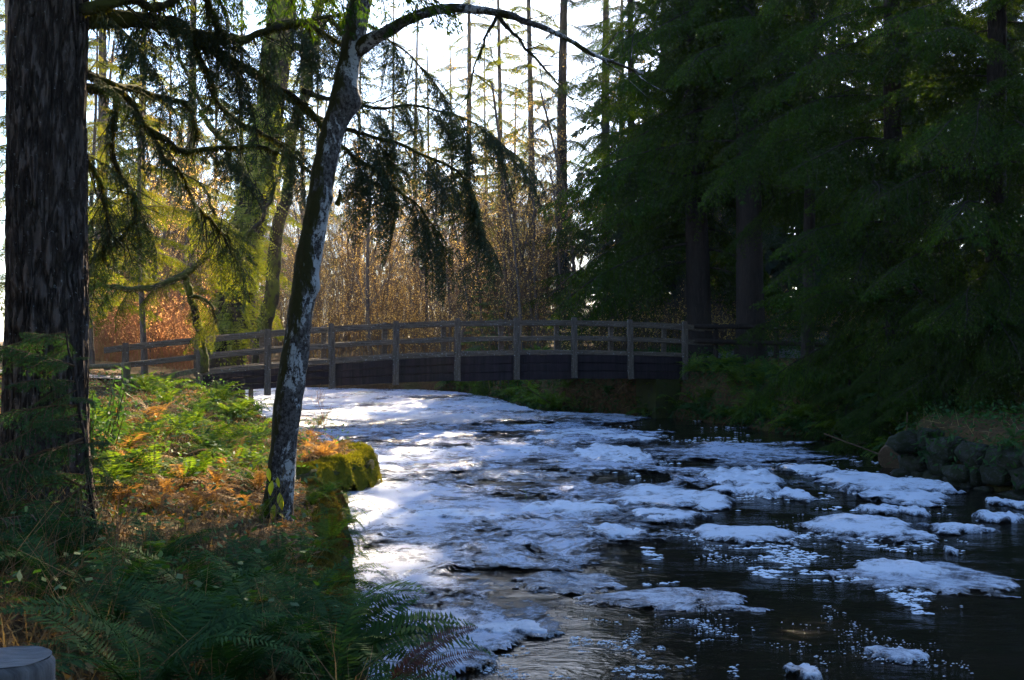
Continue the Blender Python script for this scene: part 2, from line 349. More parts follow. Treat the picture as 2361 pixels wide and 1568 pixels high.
def xr(y): return np.interp(y, RB[:, 0], RB[:, 1])
def G(x, y):
    """ground height (the river bed lies below zero, the water surface at zero)"""
    x = np.asarray(x, float); y = np.asarray(y, float)
    wob = (fbm(np.stack([x * .9, y * .9], -1), 3, 3) - .5)
    dl = xl(y) - x + wob * np.where(y < 24.5, 0.0, .8); dr = x - xr(y) + wob * np.where(y < 25, .2, .9)
    hl = np.interp(y, [-20, 0, 6, 10, 13, 20, 24, 28, 33, 36, 45, 70], [1.2, 1.2, .85, .72, .68, .58, .58, .8, 1.12, 1.3, 1.4, 1.4])
    hl = hl + .095 * np.clip(dl, 0, 7) + .02 * np.clip(dl - 7, 0, 30)
    wl = np.interp(y, [23, 26], [.22, 1.2]); L = -.7 + (hl + .7) * sstep(dl, .02, wl + .02)
    hr = np.interp(y, [0, 10, 20, 25, 31, 36, 41, 46, 60], [1.2, 1.2, .98, 1.05, 1.2, 1.45, 1.7, 1.7, 1.4])
    hr = hr + .07 * np.clip(dr, 0, 9) + .02 * np.clip(dr - 9, 0, 40) + .085 * np.clip(y - 46, 0, 40) * sstep(x, 5, 11)
    wr = np.interp(y, [23, 26], [.35, 1.7]); Rr = -.7 + (hr + .7) * sstep(dr, .02, wr)
    n = (fbm(np.stack([x * .5, y * .5], -1), 9, 4) - .5) * .22 + (fbm(np.stack([x * 3, y * 3], -1), 5, 3) - .5) * .09
    z = np.where(dl > dr, L, Rr)
    return z + n * sstep(np.maximum(dl, dr), .1, 1.2)
def g1(x, y): return float(G(np.array([x]), np.array([y]))[0])
def PG(px, py, lift=0.0):
    """point of the ground (or water) seen at a picture position"""
    Y = np.concatenate([np.linspace(3, 60, 1400), np.linspace(60, 140, 500)]); X = (px - CX) / F * Y; Z = CAM_H - (py - CY) / F * Y
    g = np.maximum(G(X, Y), 0); i = int(np.argmax(Z <= g)) if (Z <= g).any() else len(Y) - 1
    return np.array([X[i], Y[i], g[i] + lift])

gx = np.concatenate([np.linspace(-260, -60, 9), np.linspace(-50, -15, 30), np.linspace(-14.4, 12, 150), np.linspace(13, 50, 32), np.linspace(60, 260, 9)])
gy = np.concatenate([np.linspace(-40, 3, 14), np.linspace(4, 48, 240), np.linspace(48.6, 100, 90), np.linspace(110, 330, 16)])
GX, GY = np.meshgrid(gx, gy, indexing='ij')
g = Geo(); g.grid(GX, GY, G(GX, GY)); ground = g.obj('ground', M['ground']); tag(ground, kind='structure')

# water surface: gently rippled sheet between the banks
wy = np.concatenate([np.linspace(5, 40, 330), np.linspace(40.3, 110, 180)]); wt = np.linspace(0, 1, 170)
WY = np.repeat(wy[None], len(wt), 0); WX = (xl(wy) - .5)[None] + wt[:, None] * (xr(wy) - xl(wy) + 1.4)[None]
WZ = (fbm(np.stack([WX * 1.1, WY * 2.0], -1), 31, 3) - .5) * .05
g = Geo(); g.grid(WX, WY, WZ); water = g.obj('river_water', M['water']); tag(water, kind='structure')

# ------------------------------------------------------------------ ice on the river
def PW(px, py): Y = CAM_H * F / (py - CY); return (px - CX) / F * Y, Y
def ell(x, y, cx, cyy, rx, ry): return 1 - np.sqrt(((x - cx) / rx) ** 2 + ((y - cyy) / ry) ** 2)
# open dark leads in the sheet, as ellipses (picture centre, picture half widths)
LEADS = [(985, 1050, 100, 26), (1180, 1115, 75, 16), (1440, 1108, 110, 18), (1120, 1062, 50, 14), (1010, 1085, 90, 12), (1560, 1075, 60, 8), (1700, 1010, 220, 16), (1530, 985, 150, 12), (1450, 1038, 40, 12), (1330, 1190, 40, 8), (1000, 985, 60, 6), (1230, 978, 60, 6), (1150, 1000, 70, 5)]
def sheet_field(x, y):
    """how much sheet ice lies at a point: > 0 is ice"""
    px = x / y * F + CX; py = CAM_H * F / y + CY
    edge = np.interp(py, [880, 930, 955, 985, 1020, 1060, 1100, 1150, 1200, 1240, 1290, 1340, 1400, 1460, 1568, 1700], [1500, 1300, 1420, 1620, 1850, 1900, 1830, 1640, 1560, 1500, 1460, 1520, 1500, 1230, 1080, 1000])
    n = fbm(np.stack([x * .8, y * .8], -1), 41, 5, .6) - .5
    n2 = fbm(np.stack([x * 2.0, y * 2.6], -1), 47, 4) - .5
    f = (edge - px) / 260 + n * 1.7 + n2 * .6 + .22
    for (a, b, w, h) in LEADS:
        f = f - 2.4 * np.clip(1.25 - ((px - a) / w) ** 2 - ((py - b) / h) ** 2, 0, 1)
    return f
iy = np.concatenate([np.geomspace(8.6, 46, 640), np.linspace(46.3, 100, 150)]); it = np.linspace(0, 1, 260)
IY = np.repeat(iy[None], len(it), 0); IX = (xl(iy) - .15)[None] + it[:, None] * (xr(iy) - xl(iy) + .4)[None]
fld = sheet_field(IX, IY)
rid = 1 - np.abs(fbm(np.stack([IX * .8, IY * .55], -1), 61, 4) - .5) * 2; rid = sstep(rid, .86, .99)
IZ = .022 + .03 * sstep(fld, 0, .25) + (fbm(np.stack([IX * 2.6, IY * 1.5], -1), 53, 4) - .5) * .05 + (fbm(np.stack([IX * 11, IY * 6], -1), 59, 3) - .5) * .022 + rid * .035
IZ = np.where(fld < .02, np.minimum(IZ, .02), IZ)
msk = (fld[:-1, :-1] > 0) & (fld[1:, 1:] > 0) & (fld[1:, :-1] > 0) & (fld[:-1, 1:] > 0)
thick = fbm(np.stack([IX * .55, IY * .35], -1), 67, 4)[:-1, :-1] + .25 * sstep(fld[:-1, :-1], .2, 1.2) - .1
pyc = CAM_H * F / IY[:-1, :-1] + CY; thick = thick - .22 * sstep(pyc, 1290, 1420) * sstep(IX[:-1, :-1] / IY[:-1, :-1] * F + CX, 900, 1100)
def set_thin(me, vals):
    at_ = me.attributes.new('thin', 'FLOAT', 'POINT'); at_.data.foreach_set('value', np.asarray(vals, np.float32).ravel())
g = Geo(); used = g.grid(IX, IY, IZ, 0, msk)
thin = .62 * sstep(fld, 0, .7) + (fbm(np.stack([IX * .5, IY * .4], -1), 67, 4) - .5) * 2.3 - .42
PYf = CAM_H * F / IY + CY; PXf = IX / IY * F + CX
thin = thin + .20 * sstep(1250 - PXf, -200, 450) * (1 - sstep(PYf, 1300, 1450)) + .12 * (1 - sstep(PYf, 930, 1010)) - .25 * sstep(PYf, 1330, 1420) * sstep(PXf, 880, 1050)
ice = g.obj('river_ice', M['sheet_ice']); set_thin(ice.data, thin.ravel()[used]); tag(ice, 'thin wrinkled ice sheet spread over the river', None, kind='stuff')

def floe(px, py, w, h, label, amp=.12, lump=2.6, flat=False, seed=0, rot=0.0, cut=0.0, mat='snow_ice'):
    """one raft of snowy ice: picture centre and half extents; real size follows from its place on the water"""
    x0, y0 = PW(px, py); rx = w / F * y0; ya = CAM_H * F / (py + h - CY); yb = CAM_H * F / (py - h - CY); ry = (yb - ya) / 2; y0 = (ya + yb) / 2
    n = int(np.clip(rx / .024, 44, 130)); m = int(np.clip(ry / .03, 40, 120))
    u, v = np.meshgrid(np.linspace(-1.25, 1.25, n), np.linspace(-1.25, 1.25, m), indexing='ij')
    X = u * rx; Yy = v * ry; W = np.stack([(X + x0) * 1.0, (Yy + y0) * .75], -1)
    f = 1 - np.sqrt(u * u + v * v) + (fbm(np.stack([u * 2.2 + seed * 7, v * 2.2], -1), 70 + seed, 3, .5) - .5) * 1.1 + (fbm(np.stack([u * 11 + seed * 3, v * 11], -1), 75 + seed, 2) - .5) * .16 - cut
    L = fbm(W * lump, 80 + seed, 5, .6); B = np.abs(fbm(W * lump * 1.8, 90 + seed, 4, .6) - .5) * 4
    H = sstep(f, -.06, .26) ** .8 * (.03 + (amp * .36 * (.05 + 2.0 * np.clip(L - .36, 0, 1)) if not flat else -.018 + .012 * L) + np.clip(B, 0, 1) * amp * .30 + (fbm(W * 9, 99, 2) - .5) * .035)
    Z = -.012 + .03 * sstep(f, -.12, .02) + H
    for _ in range(1):
        Zp = np.pad(Z, 1, 'edge'); Z = (Zp[:-2, 1:-1] + Zp[2:, 1:-1] + Zp[1:-1, :-2] + Zp[1:-1, 2:] + 2 * Zp[1:-1, 1:-1]) / 6
    k = (Z > -.008); mk = k[:-1, :-1] & k[1:, 1:] & k[1:, :-1] & k[:-1, 1:]
    if mk.sum() < 12: return None
    g = Geo(); used = g.grid(X, Yy, Z, 0, mk); o = g.obj('ice_floe', M[mat], loc=(x0, y0, .004)); set_thin(o.data, np.clip(f * 1.5, -.3, .50 if not flat else .34).ravel()[used])
    return tag(o, label, 'ice floe', 'rafts of snowy ice on the dark water')
FL = [
 (1390, 1050, 62, 22, 'lumpy cluster of white ice blocks mid-river in front of the right bridge posts', .17, 3.2),
 (1450, 1050, 40, 18, 'small heap of white ice at the end of the lumpy cluster', .16, 3.2),
 (1000, 1047 + 0, 30, 8, 'small flat white ice patch by the dark open lead', .06, 3),
 (1215, 1040, 40, 12, 'rounded white ice lump upstream of the lumpy cluster', .12, 3),
 (1700, 1112, 92, 30, 'tall bright ridge of snowy ice beside the dark central lead', .24, 2.4),
 (1560, 1150, 150, 26, 'long low ramp of snowy ice sloping down from the bright ridge', .15, 2.2),
 (1330, 1180, 130, 16, 'straight raised lip of snow ice holding the green fern tip', .16, 2.6),
 (1420, 1232, 70, 15, 'thick white bar of ice below the raised lip', .16, 2.8),
 (1545, 1193, 110, 14, 'pointed tongue of ice trailing below the long ramp', .09, 2.4),
 (1030, 1195, 180, 12, 'wide low snow ridge crossing from the mossy wall', .10, 2.4),
 (2010, 1118, 150, 24, 'broad white ice raft below the stone wall', .19, 2.4),
 (2090, 1148, 90, 18, 'ice shelf at the lower edge of the broad raft', .10, 2.6),
 (2140, 1125, 55, 14, 'rounded white lump at the outer end of the broad raft', .17, 3),
 (1870, 1085, 58, 13, 'low ice floe just upstream of the broad raft', .11, 2.6),
 (1835, 1146, 42, 13, 'small ice floe between the bright ridge and the broad raft', .09, 2.6),
 (1990, 1222, 112, 30, 'rough triangular ice floe alone in dark water', .13, 3.4),
 (2035, 1180, 50, 9, 'narrow ice strip directly above the triangular floe', .10, 3),
 (2110, 1184, 32, 9, 'small lumpy ice piece beside the narrow strip', .10, 3),
 (2208, 1222, 76, 11, 'flat ice floe with one round lump on it', .08, 3),
 (2306, 1198, 52, 11, 'thick ice floe at the right edge under the stone wall', .13, 3),
 (2120, 1236, 34, 7, 'tiny low ice scrap right of the triangular floe', .05, 3),
 (2305, 1160, 26, 7, 'tiny ice scrap near the foot of the stone wall', .05, 3),
 (2358, 1170, 22, 9, 'ice lump cut by the right picture edge', .10, 3),
 (2195, 1275, 12, 6, 'single small knob of ice poking from the water', .10, 4),
 (2160, 1338, 190, 32, 'large smooth submerged ice plate in the near dark water', .02, 1.6),
 (2080, 1320, 90, 20, 'frosted thicker end of the large smooth ice plate', .05, 2.6),
 (2065, 1512, 62, 16, 'blurred pale ice plate drifting near the bottom edge', .03, 2),
 (1850, 1558, 40, 14, 'lumpy white ice chunk cut by the bottom edge', .06, 4),
 (1700, 1235, 120, 20, 'broken slush raft between the ice bar and triangular floe', .06, 4.5),
 (1560, 1385, 190, 24, 'smooth grey ice plate spreading below the dark pool', .018, 1.5),
 (1310, 1345, 120, 22, 'smooth pale ice plate in the middle of the near river', .018, 1.5),
 (1190, 1455, 110, 16, 'crusted ice rim curving through the near water', .05, 4),
 (1790, 985, 44, 10, 'blue-white ice shelf tucked under the right bank', .03, 2),
 (1750, 1045, 130, 16, 'pale swirl of thin ice reaching the dark cove', .03, 2),
 (900, 955, 150, 12, 'broad bright snow patch under the bridge', .06, 2),
 (1060, 938, 120, 8, 'far white snow patch beyond the bridge posts', .06, 2),
 (1080, 965, 100, 6, 'thin bright snow strip across the upstream ice', .05, 2),
 (1340, 1000, 70, 8, 'low floe of broken ice upstream near the fern bank', .09, 3),
 (1450, 1012, 80, 7, 'scattered flat floe edge near the fern bank', .07, 3),
 (1260, 1012, 55, 6, 'slim white floe in line with the centre post', .08, 3),
 (1230, 985, 60, 5, 'slender white floe close to the bridge shadow', .06, 3),
 (1180, 1095, 130, 14, 'pale oval pan of ice with a raised rim', .035, 2),
 (2110, 1076, 26, 8, 'ice scrap lodged beside the cut log', .05, 3),
]
rnd = random.Random(5)
for k, (px, py, w, h, lab, amp, lump) in enumerate(FL):
    floe(px, py, w, h, lab, amp, lump, flat=amp < .04, seed=k + 1, mat='snow_ice' if amp >= .04 else 'plate_ice')

# small broken slush flecks on the dark water (nobody could count them)
rg = np.random.default_rng(8)
def flecks(n, reg, smin, smax, seed):
    x0, x1, y0, y1 = reg; px = rg.uniform(x0, x1, n * 5); py = rg.uniform(y0, y1, n * 5)
    Y = CAM_H * F / (py - CY); X = (px - CX) / F * Y
    d = fbm(np.stack([X * .9, Y * .7], -1), seed, 3, .6) * .6 - np.abs(fbm(np.stack([X * 1.3, Y * 1.3], -1), seed + 5, 3) - .5) * 1.6; ok = d > np.quantile(d, .8); X = X[ok][:n]; Y = Y[ok][:n]; return X, Y, smin + (smax - smin) * rg.random(len(X)) ** 2.5
g = Geo()
for n, reg, a, b, sd in [(1900, (1480, 2150, 1225, 1420), .003, .034, 11), (500, (1600, 2361, 1160, 1300), .005, .02, 12), (900, (1050, 1700, 1420, 1568), .004, .014, 13), (400, (1500, 2361, 1400, 1568), .003, .010, 15), (900, (1180, 1800, 960, 1110), .01, .04, 14), (500, (1700, 2200, 1060, 1180), .01, .035, 16)]:
    X, Y, s = flecks(n, reg, a, b, sd); k = len(X)
    ang = rg.uniform(0, 6.28, (k, 1)) + np.arange(5)[None] * 1.2566; rr = s[:, None] * rg.uniform(.6, 1.2, (k, 5))
    ring = np.stack([X[:, None] + np.cos(ang) * rr * 2.1, Y[:, None] + np.sin(ang) * rr * .9, np.full((k, 5), .014)], -1)
    top = np.stack([X, Y, .018 + s * .4], -1)[:, None]
    V = np.concatenate([ring, top], 1); i = np.arange(5); f = (np.arange(k) * 6)[:, None, None] + np.stack([i, (i + 1) % 5, np.full(5, 5)], 1)[None]
    g.add(V.reshape(-1, 3), f.reshape(-1, 3), 0, False)
sl = g.obj('slush', M['slush']); tag(sl, 'fine broken slush flecks drifting on the dark water', None, kind='stuff')

# ------------------------------------------------------------------ footbridge
TH = math.atan(.34); BC, BS = math.cos(TH), math.sin(TH); BRZ = TH
def bp(s, q=0.0, z=0.0): return np.array([BC * s - BS * q, 38.0 + BS * s + BC * q, z])
def ztop(s): return 3.62 - .0043 * (s - 1.5) ** 2
def zbot(s): return 1.46 - .0021 * (s - 1.5) ** 2
WID = 1.56
bridge = empty('footbridge', bp(0, WID / 2, 0), 'low arched timber footbridge with weathered railings across the icy river', 'bridge', rz=BRZ)
def local(s, q, z): return np.array([s, q - WID / 2, z])      # inside the bridge's own frame
post_s = [-12.62, -10.43, -8.32, -6.24, -4.13, -2.0, .14, 2.28, 4.46, 6.64]
def jitter_box(sx, sy, sz, seed, n=(2, 2, 10), j=.004, chamfer=.02):
    """timber with chamfered head and slightly uneven faces, base at z = 0"""
    g = Geo(); r = np.random.default_rng(seed); zs = np.linspace(0, sz, n[2]); ring = []
    for z in zs:
        c = chamfer if z > sz - 1e-6 else 0; x, y = sx / 2 - c, sy / 2 - c; b = .012
        p = np.array([[-x + b, -y], [x - b, -y], [x, -y + b], [x, y - b], [x - b, y], [-x + b, y], [-x, y - b], [-x, -y + b]])
        ring.append(np.concatenate([p + r.normal(0, j, p.shape), np.full((8, 1), z)], 1))
    V = np.concatenate(ring); i = np.arange(8); k = (i + 1) % 8; f = (np.arange(n[2] - 1) * 8)[:, None, None] + np.stack([i, k, k + 8, i + 8], 1)[None]
    g.add(V, f.reshape(-1, 4)); o = (n[2] - 1) * 8; g.f.append((np.array([[o + a for a in range(8)]]), 0, False)); return g
post_me = [jitter_box(.20, .15, 2.13, s).mesh('post', M['post_wood']) for s in range(3)]
far_me = [jitter_box(.17, .14, 1.35, s + 9).mesh('post', M['rail_wood']) for s in range(2)]
for i, s in enumerate(post_s):
    L = 2.13 if i else 1.6
    o = link('post', post_me[i % 3], bridge, local(s, -.09, ztop(s) - 2.13 + (.03 if i % 2 else 0)), (0, R(rnd.uniform(-.8, .8)), 0))
    o2 = link('post', far_me[i % 2], bridge, local(s, WID + .09, ztop(s) - 1.36), (0, R(rnd.uniform(-.8, .8)), 0))
def beam(name, s0, s1, zf, hgt, dep, q, mat, n=12, parent=bridge, seed=0):
    ss = np.linspace(s0, s1, n); r = np.random.default_rng(seed); b = .012; g = Geo(); V = []
    for s in ss:
        z = zf(s); y, h = dep / 2, hgt / 2
        p = np.array([[-y, -h + b], [-y, h - b], [-y + b, h], [y - b, h], [y, h - b], [y, -h + b], [y - b, -h], [-y + b, -h]]) + r.normal(0, .0025, (8, 2))
        V.append(np.stack([np.full(8, s), q - WID / 2 + p[:, 0], z - h + p[:, 1]], 1))
    i = np.arange(8); k = (i + 1) % 8; f = (np.arange(n - 1) * 8)[:, None, None] + np.stack([i, k, k + 8, i + 8], 1)[None]
    g.add(np.concatenate(V), f.reshape(-1, 4)); o = (n - 1) * 8
    g.f.append((np.array([list(range(7, -1, -1)), [o + a for a in range(8)]]), 0, False)); return g.obj(name, mat, parent)
ends = [-13.25] + [0.5 * (a + b) for a, b in zip(post_s[1:-1:2], post_s[2::2])] + [7.6]
splice = [-13.25, -10.43, -6.24, -2.0, 2.28, 6.64, 8.3]
for q in (.035, WID - .035):
    for i, (a, b) in enumerate(zip(splice[:-1], splice[1:])):
        dz = rnd.uniform(-.012, .012)
        beam('top_rail', a + .004, b - .004, lambda s: ztop(s) - .07 + dz, .185, .085, q, M['rail_wood'], seed=i)
        beam('middle_rail', a + .004, b - .004, lambda s: ztop(s) - .62 + dz, .165, .08, q, M['rail_wood'], seed=i + 20)
    for i, (a, b) in enumerate(zip(splice[1:-2], splice[2:-1])):
        beam('curb', a + .003, b - .003, lambda s: ztop(s) - 1.13, .15, .17, q, M['rail_wood'], seed=i + 40)
# fascia girders, one stack of three timbers per bay pair on each side
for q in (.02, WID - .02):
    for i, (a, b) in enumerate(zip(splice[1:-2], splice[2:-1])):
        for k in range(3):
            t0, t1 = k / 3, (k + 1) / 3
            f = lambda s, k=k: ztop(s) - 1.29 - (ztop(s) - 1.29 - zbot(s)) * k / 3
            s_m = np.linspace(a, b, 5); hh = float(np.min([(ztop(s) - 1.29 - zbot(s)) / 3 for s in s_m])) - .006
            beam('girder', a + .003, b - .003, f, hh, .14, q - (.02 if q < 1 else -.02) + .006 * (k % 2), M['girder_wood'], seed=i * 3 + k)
plank_me = jitter_box(.27, WID - .10, .05, 77, (2, 2, 2), .002, .004).mesh('deck_plank', M['rail_wood'])
for s in np.arange(-10.3, 6.6, .28):
    link('deck_plank', plank_me, bridge, local(s, WID / 2, ztop(s) - 1.335), (0, -math.atan(-.0086 * (s - 1.5)), 0))
# sloping approach kerb on the west end and timber abutments
beam('approach_kerb', -12.9, -10.5, lambda s: 1.98 - (-10.43 - s) * .20, .16, .2, -.02, M['log_wood'], n=6)
for s0, wz in ((-9.9, 1.15), (6.0, 1.45)):
    g = Geo(); v = np.array([[s0 - .5, .0, -.6], [s0 + .5, .0, -.6], [s0 + .5, 1.7, -.6], [s0 - .5, 1.7, -.6]]); 
    n = 14; u, w = np.meshgrid(np.linspace(0, 1, n), np.linspace(0, 1, n), indexing='ij')
    def face(a, b, c, d):
        p = (a[None, None] * (1 - u)[..., None] * (1 - w)[..., None] + b * u[..., None] * (1 - w)[..., None] + c * u[..., None] * w[..., None] + d * (1 - u)[..., None] * w[..., None])
        p = p + (fbm(p * 4, 3, 3)[..., None] - .5) * .12; g.grid(p[..., 0], p[..., 1] - WID / 2, p[..., 2])
    up = np.array([0, 0, wz + .6]); a, b, c, d = v
    face(a, b, b + up, a + up); face(b, c, c + up, b + up); face(d, a, a + up, d + up); face(a + up, b + up, c + up, d + up)
    g.obj('abutment', M['stone_mossy'], bridge)

# round log fences running on from both ends of the bridge
def log(name, a, b, r, mat, parent=None, seg=12, seed=0):
    a = np.asarray(a, float); b = np.asarray(b, float); n = 14; t = np.linspace(0, 1, n)[:, None]; pts = a + (b - a) * t
    pts[:, 2] += (fbm(np.stack([t[:, 0] * 3 + seed, t[:, 0] * 0], -1), seed, 2) - .5) * r * .8
    g = Geo(); g.tube(pts, r, seg, 0, lambda p, an, rr: (fbm(p * np.array([7, 7, 7]), seed, 3) - .5) * r * .35); return g.obj(name, mat, parent)
fl = empty('log_fence', P(290, 893, 33.3), 'round log rail fence joining the sunlit end of the bridge', 'fence')
def wl(o, root): o.parent = root; o.matrix_parent_inverse = Matrix.Translation(-root.location); return o
a0 = P(290, 905, 33.3)
wl(log('post', a0 - np.array([0, 0, .3]), P(290, 838, 33.3), .145, M['log_wood'], seed=4), fl)
wl(log('rail', P(288, 842, 33.4), P(60, 852, 32.4), .075, M['log_wood'], seed=5), fl)
wl(log('rail', P(288, 886, 33.4), P(60, 892, 32.4), .085, M['log_wood'], seed=6), fl)
wl(log('post', P(64, 940, 32.45), P(64, 845, 32.45), .13, M['log_wood'], seed=7), fl)
fr = empty('timber_fence', P(1760, 800, 40.6), 'dark two-rail timber fence along the shaded path beyond the bridge', 'fence')
for k, (pa, pb) in enumerate(((P(1600, 752, 40.3), P(1930, 759, 41.2)), (P(1600, 786, 40.3), P(1930, 796, 41.2)))):
    wl(log('rail', pa, pb, .085, M['dark_bark'], seed=20 + k), fr)
for k, px in enumerate((1650, 1790, 1925)):
    Yp = 40.35 + (px - 1600) / 330 * .9 + .12; t = P(px, 744, Yp); wl(log('post', [t[0], t[1], g1(t[0], t[1]) - .3], t, .10, M['dark_bark'], seed=30 + k), fr)
# the gravel path climbing away behind that fence, a sheet 4 mm and more above the ground
pc = np.array([(9.0, 41.6), (10.5, 44), (12.2, 47), (14.0, 51), (16, 56), (19, 64), (22, 74)], float); ps = spline(np.concatenate([pc, np.zeros((len(pc), 1))], 1), 60)[:, :2]
tn = unit(np.gradient(ps, axis=0)); nn = np.stack([tn[:, 1], -tn[:, 0]], 1); w = np.linspace(-1.9, 1.9, 16)
PX = ps[:, None, 0] + nn[:, None, 0] * w[None]; PY = ps[:, None, 1] + nn[:, None, 1] * w[None]
gz = G(PX, PY); PZ = np.maximum(gz, gz.mean(1, keepdims=True)) + .06
g = Geo(); g.grid(PX, PY, PZ); tag(g.obj('gravel_path', M['path']), kind='structure')
pc = np.array([(-11.4, 34.4), (-13.2, 33.6), (-16, 33), (-22, 33)], float); ps = spline(np.concatenate([pc, np.zeros((len(pc), 1))], 1), 40)[:, :2]
tn = unit(np.gradient(ps, axis=0)); nn = np.stack([tn[:, 1], -tn[:, 0]], 1); w = np.linspace(-.9, .9, 10)
PX = ps[:, None, 0] + nn[:, None, 0] * w[None]; PY = ps[:, None, 1] + nn[:, None, 1] * w[None]; gz = G(PX, PY)
g = Geo(); g.grid(PX, PY, np.maximum(gz, gz.mean(1, keepdims=True)) + .05); tag(g.obj('footpath', M['path']), kind='structure')

# ------------------------------------------------------------------ stone retaining walls
def stone_mesh(seed, mat):
    g = Geo(); n, m = 12, 9; th, ph = np.meshgrid(np.linspace(0, 2 * np.pi, n, endpoint=False), np.linspace(0, np.pi, m), indexing='ij')
    d = np.stack([np.cos(th) * np.sin(ph), np.sin(th) * np.sin(ph), np.cos(ph)], -1)
    d = np.sign(d) * np.abs(d) ** .46; d = d * (.44 + (fbm(d * 1.9 + seed * 5, seed, 4) - .5)[..., None] * .34)
    V = d.reshape(-1, 3); i = np.arange(n); f = []
    for a in range(n):
        for b in range(m - 1): f.append([a * m + b, a * m + b + 1, ((a + 1) % n) * m + b + 1, ((a + 1) % n) * m + b])
    g.add(V, f, 0, True); return g.mesh('stone', mat)
def wall(name, label, pts, h0, h1, sl, courses, mat, seed, inward, var=.3, jit=.02):
    """dry stone wall along a polyline; each stone is a part"""
    r = random.Random(seed); me = [stone_mesh(seed * 10 + k, mat) for k in range(6)]
    pl = spline(np.concatenate([np.asarray(pts, float), np.zeros((len(pts), 1))], 1), 200)[:, :2]
    d = np.concatenate([[0], np.cumsum(np.linalg.norm(np.diff(pl, axis=0), axis=1))])
    root = empty(name, (pl[0][0], pl[0][1], 0), label, 'wall')
    for c in range(courses):
        s = -r.uniform(0, sl)
        while s < d[-1]:
            l = sl * r.uniform(1 - var, 1 + var * 1.4); x = np.interp(s + l / 2, d, pl[:, 0]); y = np.interp(s + l / 2, d, pl[:, 1]); x2 = np.interp(s + l / 2 + .1, d, pl[:, 0]); y2 = np.interp(s + l / 2 + .1, d, pl[:, 1])
            f = min(1, max(0, (s + l / 2) / d[-1])); H = h0 + (h1 - h0) * f; ch = (H + .25) / courses
            az = math.atan2(y2 - y, x2 - x) if abs(x2 - x) + abs(y2 - y) > 1e-6 else 0
            ox, oy = -math.sin(az) * inward, math.cos(az) * inward; k = .10 + .10 * c / courses
            link('stone', me[r.randrange(6)], root, (x + ox * k - pl[0][0] + r.uniform(-.03, .03), y + oy * k - pl[0][1], -.25 + ch * (c + .5) + r.uniform(-jit, jit)), (r.uniform(-.12, .12), r.uniform(-.12, .12), az + r.uniform(-.1, .1) + (math.pi if r.random() < .5 else 0)), (l * 1.06, r.uniform(.42, .55) * (1 + jit * 3 * r.random()), ch * (1.22 + jit * r.uniform(-2, 3))))
            s += l
    return root, pl
lw_pts = [(xl(y), y) for y in (7.0, 9.3, 11, 13, 14.5, 15.5, 16.2, 16.8)]
wall_near, pl_near = wall('mossy_stone_wall', 'low mossy stone bank wall below the leaning pale trunk', lw_pts, .72, .5, .8, 2, M['stone_mossy'], 3, 1.0, .4, .04)
lw2 = [(-3.95, 18.3), (-3.7, 18.75), (-3.35, 19.3), (-3.0, 20.2), (-2.78, 21.0), (-2.8, 21.9), (-3.0, 22.8), (-3.6, 24)]
wall_pt, pl_pt = wall('mossy_wall_point', 'rounded mossy wall point jutting into the ice beyond the leaning trunk', lw2, .55, .55, .75, 2, M['stone_mossy'], 4, 1.0, .4, .04)
rw = [(xr(y), y) for y in (15.0, 17, 18.5, 19.7, 21, 22.0, 22.8, 23.3)]
wall_r, pl_r = wall('boulder_wall', 'shaded retaining wall of rough boulders on the far dark bank', rw, .8, .9, .62, 3, M['stone'], 6, -1.0, .55, .09)
# loose pale boulder crowning that wall
for (px, py, Y, s, lab) in ((2172, 1000, 23.6, .52, 'rounded grey boulder crowning the shaded boulder wall'), (2232, 1018, 23.0, .34, 'pale lichen-spotted stone on top of the boulder wall'), (2264, 1010, 22.8, .3, 'small pale stone at the back of the boulder wall')):
    p = P(px, py, Y); tag(link('boulder', stone_mesh(int(px), M['stone']), None, p, (.2, .1, px), (s * 1.25, s, s * .8)), lab, 'boulder')
# moss cushions capping the walls, with short fuzz
def moss_cap(pl, i0, i1, top, width, parent, seed, lip=.16, fuzz=9000, mat='moss'):
    p = pl[i0:i1]; t = unit(np.gradient(p, axis=0)); nrm = np.stack([-t[:, 1], t[:, 0]], 1)
    k = max(60, len(p) * 2); q = np.stack([np.interp(np.linspace(0, len(p) - 1, k), np.arange(len(p)), p[:, a]) for a in (0, 1)], 1)
    nn = np.stack([np.interp(np.linspace(0, len(p) - 1, k), np.arange(len(p)), nrm[:, a]) for a in (0, 1)], 1)
    w = np.linspace(-1, 1, 26); X = q[:, None, 0] + nn[:, None, 0] * (.02 + (w[None] + .42) * width * .5); Y = q[:, None, 1] + nn[:, None, 1] * (.02 + (w[None] + .42) * width * .5)
    drop = lip * np.clip((-w - .45) / .55, 0, 1) ** 1.5 * (1 + 1.6 * (fbm(np.stack([X * 3, Y * 3], -1), seed, 3) - .35)); back = .10 * np.clip((w - .4) / .6, 0, 1)
    Z = top + .04 - drop * 1.6 - back + (fbm(np.stack([X * 2.2, Y * 2.2], -1), seed, 5, .6) - .5) * .30; hx = (fbm(np.stack([X * 2.5, Y * 2.5], -1), seed + 3, 4) - .5) * .3; X = X + hx; Y = Y + (fbm(np.stack([X * 2.5, Y * 2.5], -1), seed + 4, 4) - .5) * .25
    g = Geo(); g.grid(X, Y, Z)
    r = np.random.default_rng(seed); ii = r.integers(0, k - 1, fuzz); jj = r.integers(0, 25, fuzz); b = np.stack([X[ii, jj], Y[ii, jj], Z[ii, jj]], 1) + r.normal(0, .012, (fuzz, 3))
    dd = unit(np.stack([r.normal(0, .6, fuzz), r.normal(0, .6, fuzz), r.uniform(.3, 1.2, fuzz) - 1.6 * (w[jj] < -.6)], 1)); g.leaves(b, dd, r.normal(0, 1, (fuzz, 3)), r.uniform(.02, .06, fuzz), .012)
    o = g.obj('moss', M[mat]); wl(o, parent); return o
